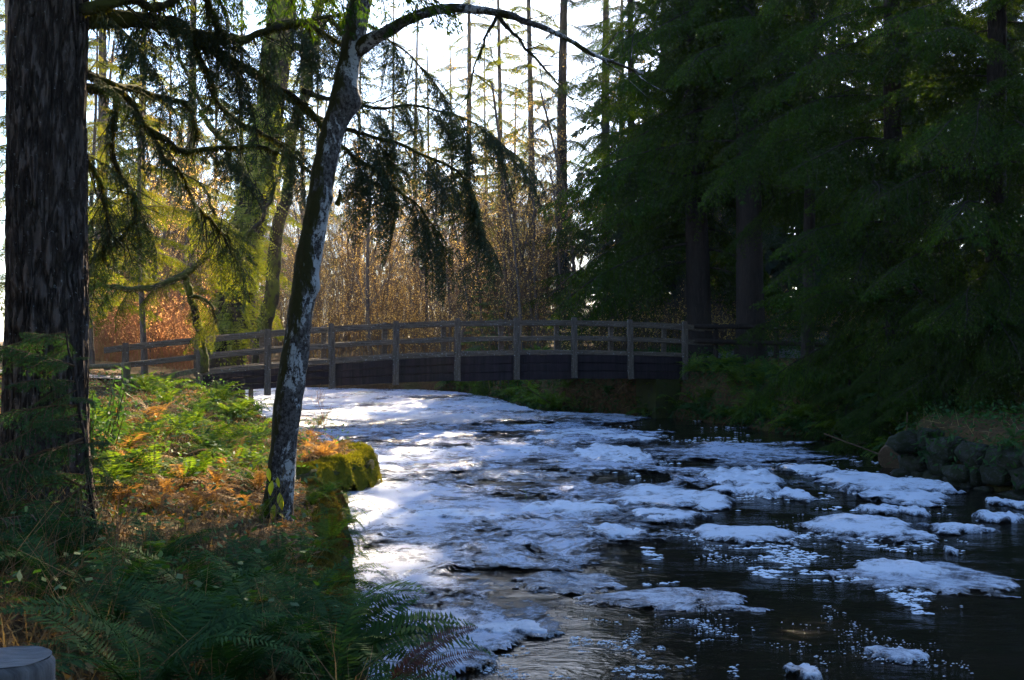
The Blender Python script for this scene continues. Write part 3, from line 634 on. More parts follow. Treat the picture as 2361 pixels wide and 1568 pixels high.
moss_cap(pl_near, 0, 200, .66, .46, wall_near, 5, .26, 14000, 'moss_dark')
moss_cap(pl_pt, 0, 200, .58, .7, wall_pt, 6, .26, 30000)

# ------------------------------------------------------------------ conifer boughs
def bough(seed, L, nsec, seclen, step, leaf, leafw, droop, hang, mats, up=.0, sub=.16, kleaf=3, wood_r=.03, tipup=0.0, roll=.5, bend=0.0):
    """flat spray of a hemlock or fir along +X with drooping side twigs; material 0 wood, 1 needles"""
    r = np.random.default_rng(seed); g = Geo(); t = np.linspace(0, 1, 18)
    def axis(t): return np.stack([L * t, bend * L * t * t + .03 * L * np.sin(t * 7 + seed), L * (up * t - droop * t ** 2 + tipup * t ** 4)], -1)
    g.tube(axis(t), wood_r * (1 - t) + .004, 5, 0, caps=False)
    ts = np.linspace(.07, .99, nsec) + r.normal(0, .006, nsec); p0 = axis(ts); tang = unit(axis(ts + .01) - axis(ts - .01))
    side = np.where(np.arange(nsec) % 2, 1., -1.)[:, None]; lat = unit(np.cross(np.array([[0, 0, 1.]]), tang)) * side
    a = np.radians(r.uniform(42, 68, nsec))[:, None]; d0 = unit(tang * np.cos(a) + lat * np.sin(a) + np.array([0, 0, 1.]) * r.uniform(-.25, .12, (nsec, 1)))
    prof = (np.minimum(1, ts / .22 + .3)) * (np.clip(1 - ts, 0, 1) ** .75 + .10); ls = seclen * prof * r.uniform(.65, 1.2, nsec)
    sb, sd, rem = [], [], []
    for i in range(nsec):
        k = max(2, int(ls[i] / step)); s = (np.arange(k) + .6) / k * ls[i]
        pos = p0[i] + d0[i] * s[:, None] + np.array([0, 0, -1.]) * (hang * s ** 2 / max(ls[i], .15))[:, None]
        tg = unit(d0[i] + np.array([0, 0, -1.]) * (2 * hang * s / max(ls[i], .15))[:, None])
        sb.append(pos); sd.append(tg); rem.append(ls[i] - s)
        P_ = np.concatenate([p0[i][None], pos[::max(1, k // 3)]]); 
        if len(P_) > 1: g.sticks(P_[:-1], P_[1:], .007, .005, 0)
    sb = np.concatenate(sb); sd = np.concatenate(sd); rem = np.concatenate(rem); n = len(sb)
    # tertiary twigs, both sides, each bearing needle sprays
    for sg in (-1, 1):
        la = unit(np.cross(sd, np.array([[0, 0, 1.]])) + r.normal(0, .22, (n, 3))) * sg; aa = np.radians(r.uniform(35, 65, n))[:, None]
        td = unit(sd * np.cos(aa) + la * np.sin(aa) + np.array([0, 0, -1.]) * (hang * r.uniform(.2, .9, (n, 1)))); tl = np.minimum(sub, .35 * rem + sub * .3) * r.uniform(.6, 1.25, n)
        for j in range(kleaf):
            f = (j + .3) / kleaf; b = sb + td * (tl * f)[:, None]; nrm = unit(np.array([[0, 0, 1.]]) + r.normal(0, roll, (n, 3)))
            for q in (-1, 1):
                ld = unit(td + np.cross(td, nrm) * q * r.uniform(.5, .95, (n, 1)) + np.array([0, 0, -.15])); g.leaves(b, ld, nrm, leaf * r.uniform(.7, 1.25, n), leafw * r.uniform(.8, 1.2, n), 1)
        g.leaves(sb + td * (tl * .8)[:, None], td, r.normal(0, 1, (n, 3)) + np.array([0, 0, 1.5]), leaf * 1.2, leafw, 1)
    return g.mesh('branch', mats)
def trunk_geo(base, pts_z, r0, r1, seg=20, n=60, flare=1.5, furrow=.06, seed=0, lean=(0, 0), top=20.):
    z = np.linspace(0, 1, n); pts = np.stack([lean[0] * z + .12 * np.sin(z * 5 + seed), lean[1] * z + .1 * np.cos(z * 4 + seed), z * top - .4], -1)
    rad = r0 + (r1 - r0) * z + r0 * (flare - 1) * np.exp(-z * top / .55)
    g = Geo(); g.tube(pts, rad, seg, 0, lambda p, a, r: (fbm(np.stack([np.cos(a) * 5, np.sin(a) * 5, p[..., 2] * .7], -1), seed, 3) - .5) * furrow * 2 * r); return g, pts, rad
def pick(lst, r): return lst[r.randrange(len(lst))]
BR_DARK = [bough(s, 4.4, 58, 1.5, .085, .085, .017, .34, .68, [M['dark_bark'], M['hemlock']], up=.10, sub=.2, kleaf=3) for s in range(4)]
BR_DEEP = [bough(s + 10, 4.4, 46, 1.4, .10, .10, .024, .34, .5, [M['dark_bark'], M['hemlock_dark']], up=.06, sub=.22, kleaf=3) for s in range(3)]
BR_SUN = [bough(s + 20, 3.6, 40, 1.1, .12, .13, .034, .30, .35, [M['grey_bark'], M['fir_sun']], up=.08, sub=.24, kleaf=2) for s in range(3)]
BR_YOUNG = [bough(s + 30, 1.5, 34, .55, .07, .075, .018, .16, .22, [M['grey_bark'], M['young_green']], up=.12, sub=.13, kleaf=2, wood_r=.012) for s in range(3)]
def conifer(name, x, y, H, r0, z0, z1, nb, Lb, meshes, label, group=None, seed=0, lean=(0, 0), bark='dark_bark', pitch=(-8, 14), ex=.75, keep=None, face=0.0):
    """a tree: trunk and separate boughs that share a few shapes"""
    r = random.Random(seed); gz = g1(x, y); root = empty(name, (x, y, gz), label, 'tree', group)
    g, pts, rad = trunk_geo(None, None, r0, r0 * .25, seed=seed, lean=lean, top=H); g.obj('trunk', M[bark], root)
    for k in range(nb):
        f = (k + r.random()) / nb; z = z0 + (z1 - z0) * f; i = min(len(pts) - 1, int((z + .4) / H * (len(pts) - 1))); c = pts[i]
        az = k * 2.39996 + r.uniform(-.4, .4)
        if r.random() < face: az = -math.pi / 2 + r.uniform(-1.5, 1.1)
        if keep and not keep(az % (2 * math.pi), z): continue
        ext = Lb * ((1 - f) ** ex * .8 + .2) * r.uniform(.75, 1.15); me = pick(meshes, r); L0 = max(v.co.x for v in me.vertices) if 'L0' not in me else me['L0']; me['L0'] = L0
        link('branch', me, root, (c[0], c[1], z), (r.uniform(-.25, .25), R(-r.uniform(*pitch)), az), (ext / L0, ext / L0 * r.uniform(.85, 1.15), ext / L0 * r.uniform(.8, 1.3)))
    return root
def at(px, Y): return (px - CX) / F * Y
# the dark conifers of the far bank
c_lab = 'tall dark conifer with drooping boughs '
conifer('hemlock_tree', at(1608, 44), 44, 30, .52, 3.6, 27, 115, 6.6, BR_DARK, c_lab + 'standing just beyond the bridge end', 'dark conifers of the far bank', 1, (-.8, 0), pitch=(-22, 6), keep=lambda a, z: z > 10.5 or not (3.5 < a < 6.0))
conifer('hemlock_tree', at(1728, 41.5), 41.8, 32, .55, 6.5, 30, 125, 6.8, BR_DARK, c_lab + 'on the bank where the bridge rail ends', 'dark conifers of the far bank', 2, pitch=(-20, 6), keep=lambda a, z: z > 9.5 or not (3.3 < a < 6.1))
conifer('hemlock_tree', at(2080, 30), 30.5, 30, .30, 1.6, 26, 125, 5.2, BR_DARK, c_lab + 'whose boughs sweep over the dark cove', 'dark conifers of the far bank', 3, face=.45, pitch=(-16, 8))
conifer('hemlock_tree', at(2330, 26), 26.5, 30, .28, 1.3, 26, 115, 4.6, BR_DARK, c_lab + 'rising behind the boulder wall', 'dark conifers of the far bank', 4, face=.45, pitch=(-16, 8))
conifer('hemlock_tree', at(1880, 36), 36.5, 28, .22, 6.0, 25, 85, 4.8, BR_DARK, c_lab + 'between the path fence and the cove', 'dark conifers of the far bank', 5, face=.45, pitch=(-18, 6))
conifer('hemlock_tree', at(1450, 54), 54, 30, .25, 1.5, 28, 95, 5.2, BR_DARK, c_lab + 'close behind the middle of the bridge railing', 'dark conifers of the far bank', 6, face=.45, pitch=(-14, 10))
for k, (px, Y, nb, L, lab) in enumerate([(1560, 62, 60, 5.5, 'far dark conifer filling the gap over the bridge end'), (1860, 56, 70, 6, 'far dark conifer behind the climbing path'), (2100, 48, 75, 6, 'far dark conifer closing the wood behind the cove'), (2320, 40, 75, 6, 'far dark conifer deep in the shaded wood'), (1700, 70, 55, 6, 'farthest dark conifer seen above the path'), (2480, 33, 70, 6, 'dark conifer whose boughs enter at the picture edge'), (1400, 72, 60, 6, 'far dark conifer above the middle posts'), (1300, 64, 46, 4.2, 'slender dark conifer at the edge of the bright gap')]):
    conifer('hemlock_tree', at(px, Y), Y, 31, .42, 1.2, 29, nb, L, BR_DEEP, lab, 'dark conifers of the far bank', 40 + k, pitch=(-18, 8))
for k, (px, Y, z0, z1, lab) in enumerate([(330, 37, 3.0, 12, 'yellow-green backlit hemlock behind the sunlit end of the railing'), (215, 42, 2.5, 13, 'yellow-green backlit hemlock showing just past the massive trunk'), (585, 47, 4, 14, 'yellow-green backlit hemlock behind the thick mossy trunk')]):
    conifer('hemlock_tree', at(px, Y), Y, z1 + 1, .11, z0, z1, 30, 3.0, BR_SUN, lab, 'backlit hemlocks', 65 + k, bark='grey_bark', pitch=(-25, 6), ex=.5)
# low hemlock skirts over the right bank
for k, (px, py, Y, L, lab) in enumerate([(2020, 900, 27.5, 2.0, 'low dark sapling arching over the cove'), (2150, 880, 25.8, 2.0, 'low dark sapling behind the cut log'), (1950, 850, 31, 2.0, 'low dark sapling below the timber fence'), (2290, 860, 24.8, 2.1, 'low dark sapling above the boulder wall')]):
    p = P(px, py, Y); conifer('hemlock_sapling', p[0], p[1], 3.4, .05, .25, 3.2, 30, L, BR_DARK, lab, 'dark saplings on the far bank', 60 + k, pitch=(-26, 0), ex=.5)
# sunlit young conifer beyond the bridge
conifer('young_conifer', at(1145, 57), 57, 6.4, .07, .3, 6.2, 80, 2.3, BR_YOUNG, 'bright green young conifer just behind the bridge railing', None, 71, bark='grey_bark', pitch=(-12, 10), ex=.9)
conifer('young_conifer', at(1225, 58), 58, 4.8, .06, .3, 4.6, 50, 1.8, BR_YOUNG, 'smaller green young conifer beside the bright one', None, 72, bark='grey_bark', pitch=(-12, 10), ex=.9)
# tall firs of the sunlit wood behind, bare stems below
for k, (px, Y, z0, nb, L, lab) in enumerate([(1078, 74, 8, 46, 3.8, 'tall straight fir stem behind the arching limb'), (1150, 78, 8, 46, 4.0, 'second tall fir stem with golden lower boughs'), (1222, 66, 8, 46, 3.4, 'grey fir stem against the edge of the dark wood'), (700, 82, 11, 26, 3.2, 'hazy fir seen between the two leaning trunks'), (960, 95, 13, 24, 3.4, 'far pale fir in the bright sky gap'), (330, 62, 3.5, 46, 4.0, 'yellow-green backlit fir behind the mossy limbs'), (440, 56, 4, 40, 3.4, 'yellow-green backlit fir above the red thicket'), (230, 54, 3, 46, 3.8, 'yellow-green backlit fir beside the big trunk'), (20, 56, 3, 50, 5, 'yellow-green backlit fir at the picture edge'), (560, 88, 9, 28, 4.0, 'far backlit fir behind the mossy leaning trunk')]):
    conifer('fir_tree', at(px, Y), Y, 30, .27 if k < 5 else .3, z0, 28, nb, L, BR_SUN, lab, 'sunlit firs behind the bridge', 80 + k, bark='grey_bark', pitch=(-22, 4), ex=.5)

for k, (px, Y, H, nb, L, lab) in enumerate([(640, 104, 40, 66, 4.6, 'first of the faint firs filling the bright gap, beside the slim stem'), (735, 118, 43, 66, 5.0, 'faint fir whose top shows left of the pale leaning trunk'), (830, 112, 36, 60, 4.6, 'faint fir just right of the pale leaning trunk'), (905, 122, 42, 64, 5.0, 'faint tall fir in the middle of the bright gap'), (985, 112, 31, 44, 4.4, 'faint fir under the arching limb'), (1040, 126, 36, 50, 4.8, 'faint fir behind the straight fir stems'), (1120, 116, 32, 44, 4.4, 'faint fir between the two straight stems'), (1190, 104, 25, 34, 4.2, 'faint fir near the edge of the dark wood'), (500, 112, 36, 56, 4.6, 'faint fir behind the thick mossy trunk'), (390, 100, 30, 50, 4.4, 'faint fir behind the yellow-green hemlocks')]):
    conifer('fir_tree', at(px, Y), Y, H, .24, 5, H - 1, nb, L, BR_SUN, lab, 'faint far firs in the bright gap', 120 + k, bark='grey_bark', pitch=(-22, 6), ex=.7)
# ------------------------------------------------------------------ bare deciduous trees beyond the bridge
def bare_tree(seed, H, r0, spread=.55, levels=4, moss=False, twig_r=.007, buds=0):
    r = random.Random(seed); seg = {0: [], 1: []}
    def grow(p, d, L, rad, lev):
        n = 5 if lev == 0 else 4; q = p
        for i in range(n):
            d = (d + Vector((r.gauss(0, .10), r.gauss(0, .10), .04 if lev else .02))).normalized(); e = q + d * (L / n); ra = rad * (1 - .6 * i / n); rb = rad * (1 - .6 * (i + 1) / n)
            seg[0 if lev == 0 else 1].append((q.copy(), e.copy(), max(ra, twig_r), max(rb, twig_r * .7)))
            if lev < levels - 1 and (lev or i >= 1):
                for _ in range(2 if lev else 3):
                    ax = Vector((r.gauss(0, 1), r.gauss(0, 1), r.gauss(0, .5))).normalized(); nd_ = (d * (1 - spread) + ax * spread + Vector((0, 0, .25))).normalized()
                    grow(q.lerp(e, r.random()), nd_, L * r.uniform(.34, .58) * (1 - .12 * i), rb * .42, lev + 1)
            q = e
    grow(Vector((0, 0, -.3)), Vector((0, 0, 1)), H, r0, 0); out = []
    for k in (0, 1):
        A = np.array([list(a) for a, b, ra, rb in seg[k]]); B = np.array([list(b) for a, b, ra, rb in seg[k]]); g = Geo(); g.sticks(A, B, [s[2] for s in seg[k]], [s[3] for s in seg[k]], 0, 6 if k == 0 else 3)
        if k == 1 and buds:
            q = np.random.default_rng(seed); ii = q.integers(0, len(A), buds); f = q.random((buds, 1)); g.leaves(A[ii] * (1 - f) + B[ii] * f, unit(q.normal(0, 1, (buds, 3))), q.normal(0, 1, (buds, 3)), q.uniform(.05, .11, buds), .04, 1)
        out.append(g)
    return out
BT = []
for s in range(7):
    a, b = bare_tree(s + 200, 10 + s % 3 * 1.5, .10 + .02 * (s % 3), .5 + .03 * s, 4, twig_r=.0042, buds=1100)
    BT.append((a.mesh('trunk', M['grey_bark']), b.mesh('crown', [M['grey_twig'] if s % 3 else M['twig'], M['bud']])))
rr = random.Random(77)
zones = [('slender bare tree in the brown thicket beyond the middle of the bridge', (780, 1260), (54, 84), 36), ('slender bare tree in the golden thicket beyond the sunlit end of the bridge', (200, 780), (46, 86), 32), ('bare sapling in the shade between the dark conifers', (1290, 1700), (50, 66), 12)]
for lab, (x0, x1), (y0, y1), n in zones:
    for k in range(n):
        Y = rr.uniform(y0, y1); X = at(rr.uniform(x0, x1), Y)
        if xl(Y) - .6 < X < xr(Y) + .6: X = xl(Y) - rr.uniform(.8, 4) if rr.random() < .5 else xr(Y) + rr.uniform(.8, 4)
        tr, cr = pick(BT, rr); s = rr.uniform(.6, 1.15); root = empty('bare_tree', (X, Y, g1(X, Y)), lab, 'tree', lab.split(' in ')[0] + ' group ' + str(x0), rr.uniform(0, 6.28)); root.scale = (s, s, s * rr.uniform(.9, 1.2)); root['group'] = 'bare trees ' + lab.split('tree ')[-1].split('sapling ')[-1]
        link('trunk', tr, root); link('crown', cr, root)
# dense upright shoots and shrubs: one mass behind the bridge
def thicket(name, label, n, xr_, yr_, hr, mats, seed, lean=.25, rad=.012, bud=M['bud']):
    r = np.random.default_rng(seed); Y = r.uniform(*yr_, n); X = (r.uniform(*xr_, n) - CX) / F * Y; ok = (X < xl(Y) - .5) | (X > xr(Y) + .5); X = X[ok]; Y = Y[ok]; n = len(X)
    Z = G(X, Y); h = r.uniform(*hr, n) * (.5 + fbm(np.stack([X * .3, Y * .3], -1), seed, 3)); d = np.stack([r.normal(0, lean, n), r.normal(0, lean, n), np.ones(n)], 1); b = np.stack([X, Y, Z - .1], 1)
    m = b + d * (h * .5)[:, None]; e = m + unit(d + r.normal(0, .25, (n, 3))) * (h * .55)[:, None]; g = Geo(); mi = r.integers(0, len(mats), n)
    for k in range(len(mats)):
        s = mi == k; g.sticks(b[s], m[s], rad, rad * .75, k); g.sticks(m[s], e[s], rad * .75, rad * .3, k)
        for _ in range(3):
            f = r.uniform(.3, 1, s.sum())[:, None]; st = m[s] * (1 - f) + e[s] * f; g.sticks(st, st + unit(d[s] + r.normal(0, .6, (s.sum(), 3))) * (h[s] * r.uniform(.15, .35, s.sum()))[:, None], rad * .5, rad * .25, k)
    nb = n * 7; ii = r.integers(0, n, nb); f = r.uniform(.1, 1, nb)[:, None]; g.leaves(m[ii] * (1 - f) + e[ii] * f + r.normal(0, .12, (nb, 3)), unit(r.normal(0, 1, (nb, 3))), r.normal(0, 1, (nb, 3)), r.uniform(.05, .14, nb), .035, len(mats))
    return tag(g.obj(name, mats + [bud]), label, None, kind='stuff')
thicket('undergrowth', 'dense red and orange shoots behind the sunlit end of the bridge', 3600, (160, 720), (44, 62), (1.6, 3.6), [M['red_twig'], M['gold_twig'], M['red_twig']], 5, bud=M['bud_red'])
thicket('undergrowth', 'dense golden brown shoots behind the middle of the bridge', 3400, (700, 1250), (50, 72), (1.5, 4.5), [M['gold_twig'], M['twig'], M['grey_twig']], 6)
thicket('undergrowth', 'tall tawny brush far beyond the bridge', 2400, (120, 1250), (66, 95), (3, 8), [M['gold_twig'], M['grey_twig'], M['twig']], 7, .2, .018)
thicket('forest', 'pale golden wood far beyond the bridge', 3000, (60, 1330), (98, 138), (9, 17), [M['far_twig'], M['gold_twig'], M['far_twig']], 9, .10, .03)
thicket('undergrowth', 'dark brush under the shaded conifers', 2200, (1260, 2361), (44, 62), (.8, 2.6), [M['twig'], M['grey_twig']], 8)

# ------------------------------------------------------------------ the big fir with its mossy limbs
fir_b = np.array([at(98, 11.8), 11.8]); fz = g1(*fir_b)
fir = empty('fir_tree', (fir_b[0], fir_b[1], fz), 'massive furrowed fir trunk with long mossy limbs reaching over the bank', 'tree')
n = 260; z = np.linspace(-.4, 13.5, n); pts = np.stack([.012 * z + .02 * np.sin(z), .01 * z, z], 1); rad = .432 - .006 * z + .16 * np.exp(-np.maximum(z, 0) / .45)
def fir_disp(p, a, r):
    q = np.stack([np.cos(a) * 9, np.sin(a) * 9, p[..., 2] * 1.25], -1); w = fbm(q * .7, 8, 2)[..., None] * 1.6; k = np.abs(fbm(q * 1.15 + w, 4, 4, .6) - .5)
    return -.055 * np.clip(1 - k * 8, 0, 1) + (fbm(q * 3.2, 6, 3) - .5) * .03
g = Geo(); g.tube(pts, rad, 150, 0, fir_disp); g.obj('trunk', M['fir_bark'], fir)
SPR = [bough(s + 50, 1.35, 30, .52, .05, .05, .0095, .34, .75, [M['limb_bark'], M['hemlock_dark']], up=.05, sub=.11, kleaf=3, wood_r=.009, roll=.8) for s in range(5)]
SPR_S = [bough(s + 58, 1.2, 26, .45, .05, .055, .011, .3, .8, [M['limb_bark'], M['fir_sun']], up=.05, sub=.10, kleaf=2, wood_r=.008, roll=.8) for s in range(3)]
def limb(root, path, r0, r1, nspray, seed, meshes=None, fuzz=1500, size=(.6, 1.15), wob=.05, down=(20, 70), t0=.12, mat='limb_bark', name='limb', twigs=10):
    """a crooked mossy limb; its hanging sprays are sub-parts"""
    r = random.Random(seed); nr = np.random.default_rng(seed); pp = spline(np.array([P(*q) for q in path]), 70); k = np.linspace(0, 1, 70)
    pp = pp + (np.stack([fbm(np.stack([k * 9 + a * 31, k * 0], -1), seed + a, 3) for a in range(3)], 1) - .5) * wob * 2 * np.minimum(1, k * 5)[:, None]
    rad = r0 + (r1 - r0) * k ** .8; g = Geo(); g.tube(pp, rad, 9, 0, lambda p, a, rr: (fbm(p * 9, seed, 3) - .42) * rr * .8)
    if twigs:
        ii = nr.integers(8, 69, twigs * 3); tn = unit(np.gradient(pp, axis=0)); st = pp[ii]; dd = unit(tn[ii] * .4 + nr.normal(0, .6, (len(ii), 3)) + np.array([0, 0, -.7]))
        l = nr.uniform(.2, .75, len(ii)); m = st + dd * l[:, None] * .5; e = m + unit(dd + nr.normal(0, .35, dd.shape) + np.array([0, 0, -.3])) * l[:, None] * .5; g.sticks(st, m, .010, .007, 0, 4); g.sticks(m, e, .007, .003, 0, 3)
    if fuzz:   # moss hanging from the limb
        ii = nr.integers(0, 69, fuzz); b = pp[ii] + unit(nr.normal(0, 1, (fuzz, 3)) + np.array([0, 0, .1])) * (rad[ii] * .95)[:, None]; g.leaves(b, unit(np.array([0, 0, -1.]) + nr.normal(0, .45, (fuzz, 3))), nr.normal(0, 1, (fuzz, 3)), nr.uniform(.02, .085, fuzz), .013, 1)
    o = g.obj(name, [M[mat], M['moss_limb']]); wl(o, root)
    for q in range(nspray):
        f = t0 + (1 - t0) * (q + r.random()) / nspray; i = min(68, int(f * 69)); tg = unit(pp[i + 1] - pp[i]); az = math.atan2(tg[1], tg[0]) + r.choice((-1, 1)) * r.uniform(.2, 1.3)
        c = link('spray', pick(meshes or SPR, r), o, pp[i], (r.uniform(-.5, .5), R(r.uniform(*down)), az), r.uniform(*size)); c.matrix_parent_inverse = Matrix.Identity(4)
    return o, pp
M['moss_limb'] = leaf_mat('moss_limb', (.04, .042, .008), (.095, .09, .014), .35, 0)
# limb empties keep world coordinates: sprays are parented to limbs whose own origin is the world origin
limb(fir, [(150, 40, 11.9), (240, 44, 12.3), (390, 52, 13), (450, 100, 13.4), (525, 140, 13.8), (600, 182, 14.3), (700, 238, 14.8), (760, 305, 15.2)], .115, .025, 9, 1, fuzz=4200, down=(5, 65), size=(.5, .9))
limb(fir, [(390, 52, 13), (450, 76, 13.3), (550, 92, 13.7), (625, 68, 14), (700, 58, 14.2), (790, 105, 14.6)], .075, .015, 7, 2, fuzz=2600, down=(0, 60), size=(.5, .9))
limb(fir, [(150, 25, 11.7), (300, 6, 12.2), (350, 20, 12.4), (420, -10, 12.8), (560, -40, 13.4)], .07, .02, 6, 3, fuzz=1800, down=(0, 60))
limb(fir, [(150, 160, 12), (275, 196, 12.8), (350, 214, 13.3), (425, 240, 13.7), (456, 285, 13.9), (460, 320, 14)], .06, .015, 6, 4, fuzz=2200, size=(.4, .8))
limb(fir, [(180, 200, 12.1), (280, 222, 12.8), (320, 266, 13), (350, 300, 13.2), (385, 322, 13.4), (430, 346, 13.7), (550, 336, 14.2), (640, 350, 14.6)], .06, .012, 6, 5, fuzz=2400, size=(.4, .8))
limb(fir, [(272, 225, 12.8), (260, 300, 12.9), (265, 360, 13), (287, 412, 13.1), (306, 448, 13.2), (306, 500, 13.2), (282, 540, 13.3), (225, 572, 13.2)], .04, .010, 4, 6, fuzz=1600, size=(.4, .7))
limb(fir, [(465, -20, 13.2), (500, 50, 13.4), (520, 95, 13.6)], .04, .03, 2, 7, fuzz=800)
limb(fir, [(440, 95, 13.4), (500, 232, 14), (552, 282, 14.4), (602, 306, 14.7), (676, 352, 15), (728, 405, 15.3)], .05, .010, 6, 8, fuzz=1800, size=(.4, .8))
limb(fir, [(350, 300, 13.2), (380, 360, 13.5), (425, 412, 13.8), (460, 476, 14.1), (492, 516, 14.3), (532, 552, 14.5)], .028, .007, 4, 9, fuzz=900, size=(.4, .7))
limb(fir, [(640, 205, 14.5), (760, 290, 15.8), (811, 298, 16.2), (886, 322, 16.5), (961, 352, 16.8), (1036, 384, 17), (1088, 450, 17.2), (1108, 560, 17.4)], .05, .010, 24, 10, fuzz=900, down=(30, 80), size=(.5, 1.0), t0=.35)
limb(fir, [(700, 250, 15), (796, 346, 16), (862, 392, 16.4), (912, 436, 16.7), (962, 478, 16.9), (1010, 540, 17)], .045, .010, 14, 11, fuzz=900, down=(30, 80), size=(.5, .95), t0=.35)
limb(fir, [(700, 210, 15), (836, 246, 16.3), (961, 242, 16.9), (1036, 262, 17.2), (1091, 284, 17.4), (1165, 345, 17.6)], .04, .008, 20, 12, fuzz=500, down=(10, 65), size=(.45, .95), t0=.3)
limb(fir, [(620, 60, 14.1), (800, 40, 15.6), (900, 90, 16.2), (980, 170, 16.8), (1040, 240, 17)], .035, .008, 16, 13, fuzz=400, down=(15, 70), size=(.5, 1.0), t0=.15)
limb(fir, [(180, 330, 12.1), (230, 420, 12.5), (250, 500, 12.8), (235, 600, 12.9)], .03, .01, 6, 14, fuzz=900, size=(.45, .8))
# boughs higher up on the same tree, mostly above the picture
for k, (z, az, L) in enumerate([(6.5, .2, 1.0), (7.2, 1.0, 1.1), (7.8, -.5, 1.2), (8.4, 1.7, 1.1), (9, .4, 1.3), (9.4, -1.1, 1.2), (9.9, 2.6, 1.0), (10.4, -.1, 1.3), (10.9, .9, 1.3), (11.4, -.8, 1.2), (12, .3, 1.3), (12.4, 3.6, 1.1), (12.8, 1.4, 1.2), (13, -.3, 1.2)]):
    link('branch', BR_DARK[k % 4], fir, (.01 * z, 0, z), (0, R(-2), az), L)
# ------------------------------------------------------------------ the leaning alder
ap = [(640, 1228, 12.75), (645, 1130, 12.75), (655, 1020, 12.8), (672, 880, 12.85), (690, 740, 12.9), (712, 600, 13), (733, 470, 13.1), (757, 350, 13.2), (790, 225, 13.3), (812, 110, 13.4), (836, -10, 13.5), (862, -140, 13.6), (900, -320, 13.8)]
ab = P(*ap[0]); ab[2] = g1(ab[0], ab[1])
alder = empty('alder_tree', ab, 'leaning pale lichen-patched trunk with one long limb arching over the river', 'tree')
A3 = spline(np.array([P(*q) for q in ap]), 240); k = np.linspace(0, 1, 240); A3[0, 2] = min(A3[0, 2], ab[2] - .25)
rad = .162 - .038 * k + .05 * np.exp(-k * 30)
kn = P(815, 236, 13.25); kn2 = P(776, 458, 13.05); kn3 = P(735, 660, 12.9)
def alder_disp(p, a, r):
    o = (fbm(p * np.array([4, 4, 2.4]), 12, 4) - .5) * .055 + (fbm(p * 16, 13, 3) - .5) * .016
    for q, s, h in ((kn, .15, .11), (kn2, .07, .10), (kn3, .09, .05)): o = o + h * np.exp(-np.sum((p - q) ** 2, -1) / (2 * s * s) * 1.6)
    return o
g = Geo(); g.tube(A3, rad, 60, 0, alder_disp); wl(g.obj('trunk', M['alder']), alder)
def plain_limb(root, path, r0, r1, seed, mat, name='limb', n=60, wob=.03, tw=0):
    pp = spline(np.array([P(*q) for q in path]), n); k = np.linspace(0, 1, n); pp = pp + (np.stack([fbm(np.stack([k * 11 + a * 31, k * 0], -1), seed + a, 3) for a in range(3)], 1) - .5) * wob * 2 * np.minimum(1, k * 4)[:, None]
    g = Geo(); g.tube(pp, r0 + (r1 - r0) * k ** .7, 12, 0, lambda p, a, rr: (fbm(p * 8, seed, 3) - .45) * rr * .6)
    if tw:
        nr = np.random.default_rng(seed); ii = nr.integers(10, n - 1, tw); tn = unit(np.gradient(pp, axis=0)); dd = unit(tn[ii] * .8 + nr.normal(0, .6, (tw, 3))); l = nr.uniform(.2, .8, tw)[:, None]; m = pp[ii] + dd * l * .5; e = m + unit(dd + nr.normal(0, .4, dd.shape) + np.array([0, 0, -.25])) * l * .6
        g.sticks(pp[ii], m, .008, .005, 0, 4); g.sticks(m, e, .005, .002, 0, 3)
    o = g.obj(name, mat); wl(o, root); return pp
plain_limb(alder, [(822, 118, 13.38), (860, 88, 13.3), (900, 70, 13.2), (960, 36, 13.1), (1020, 22, 13), (1100, 26, 12.9), (1180, 40, 12.8), (1290, 78, 12.7), (1400, 140, 12.6), (1480, 172, 12.5)], .095, .012, 1, M['alder'], tw=20)
plain_limb(alder, [(1148, 36, 12.85), (1212, 112, 12.7), (1290, 200, 12.6), (1335, 255, 12.5)], .028, .006, 2, M['limb_bark'], tw=10)
plain_limb(alder, [(1146, 36, 12.85), (1110, 112, 12.9), (1088, 172, 12.9), (1076, 240, 12.9)], .022, .005, 3, M['limb_bark'], tw=10)
plain_limb(alder, [(778, 470, 13.05), (784, 452, 12.95), (783, 438, 12.9)], .035, .012, 4, M['limb_bark'], n=12, wob=.005)
plain_limb(alder, [(830, 240, 13.3), (880, 230, 13.5), (950, 190, 13.8)], .012, .004, 5, M['limb_bark'], tw=6)
# yellow leaves clinging to the foot of the alder
for (px, py, l, dx) in ((620, 1080, .15, .05), (628, 1108, .17, -.06), (645, 1136, .20, .08), (633, 1162, .19, -.05), (640, 1100, .12, .1), (651, 1152, .12, .0)):
    p = P(px, py, 12.48); g = Geo(); n = 7; t = np.linspace(0, 1, n); w = .35 * np.sin(np.pi * t ** .8) * l * .5 + .002; mid = np.stack([dx * t * l * 2, -.03 * np.sin(t * 3) , -t * l], 1) + p
    L_ = mid - np.stack([w, t * 0 + .01, t * 0], 1); R_ = mid + np.stack([w, t * 0 - .01, t * 0], 1); g.quads(np.stack([L_[:-1], mid[:-1], mid[1:], L_[1:]], 1)); g.quads(np.stack([mid[:-1], R_[:-1], R_[1:], mid[1:]], 1)); wl(g.obj('leaf', M['yellow_leaf']), alder)

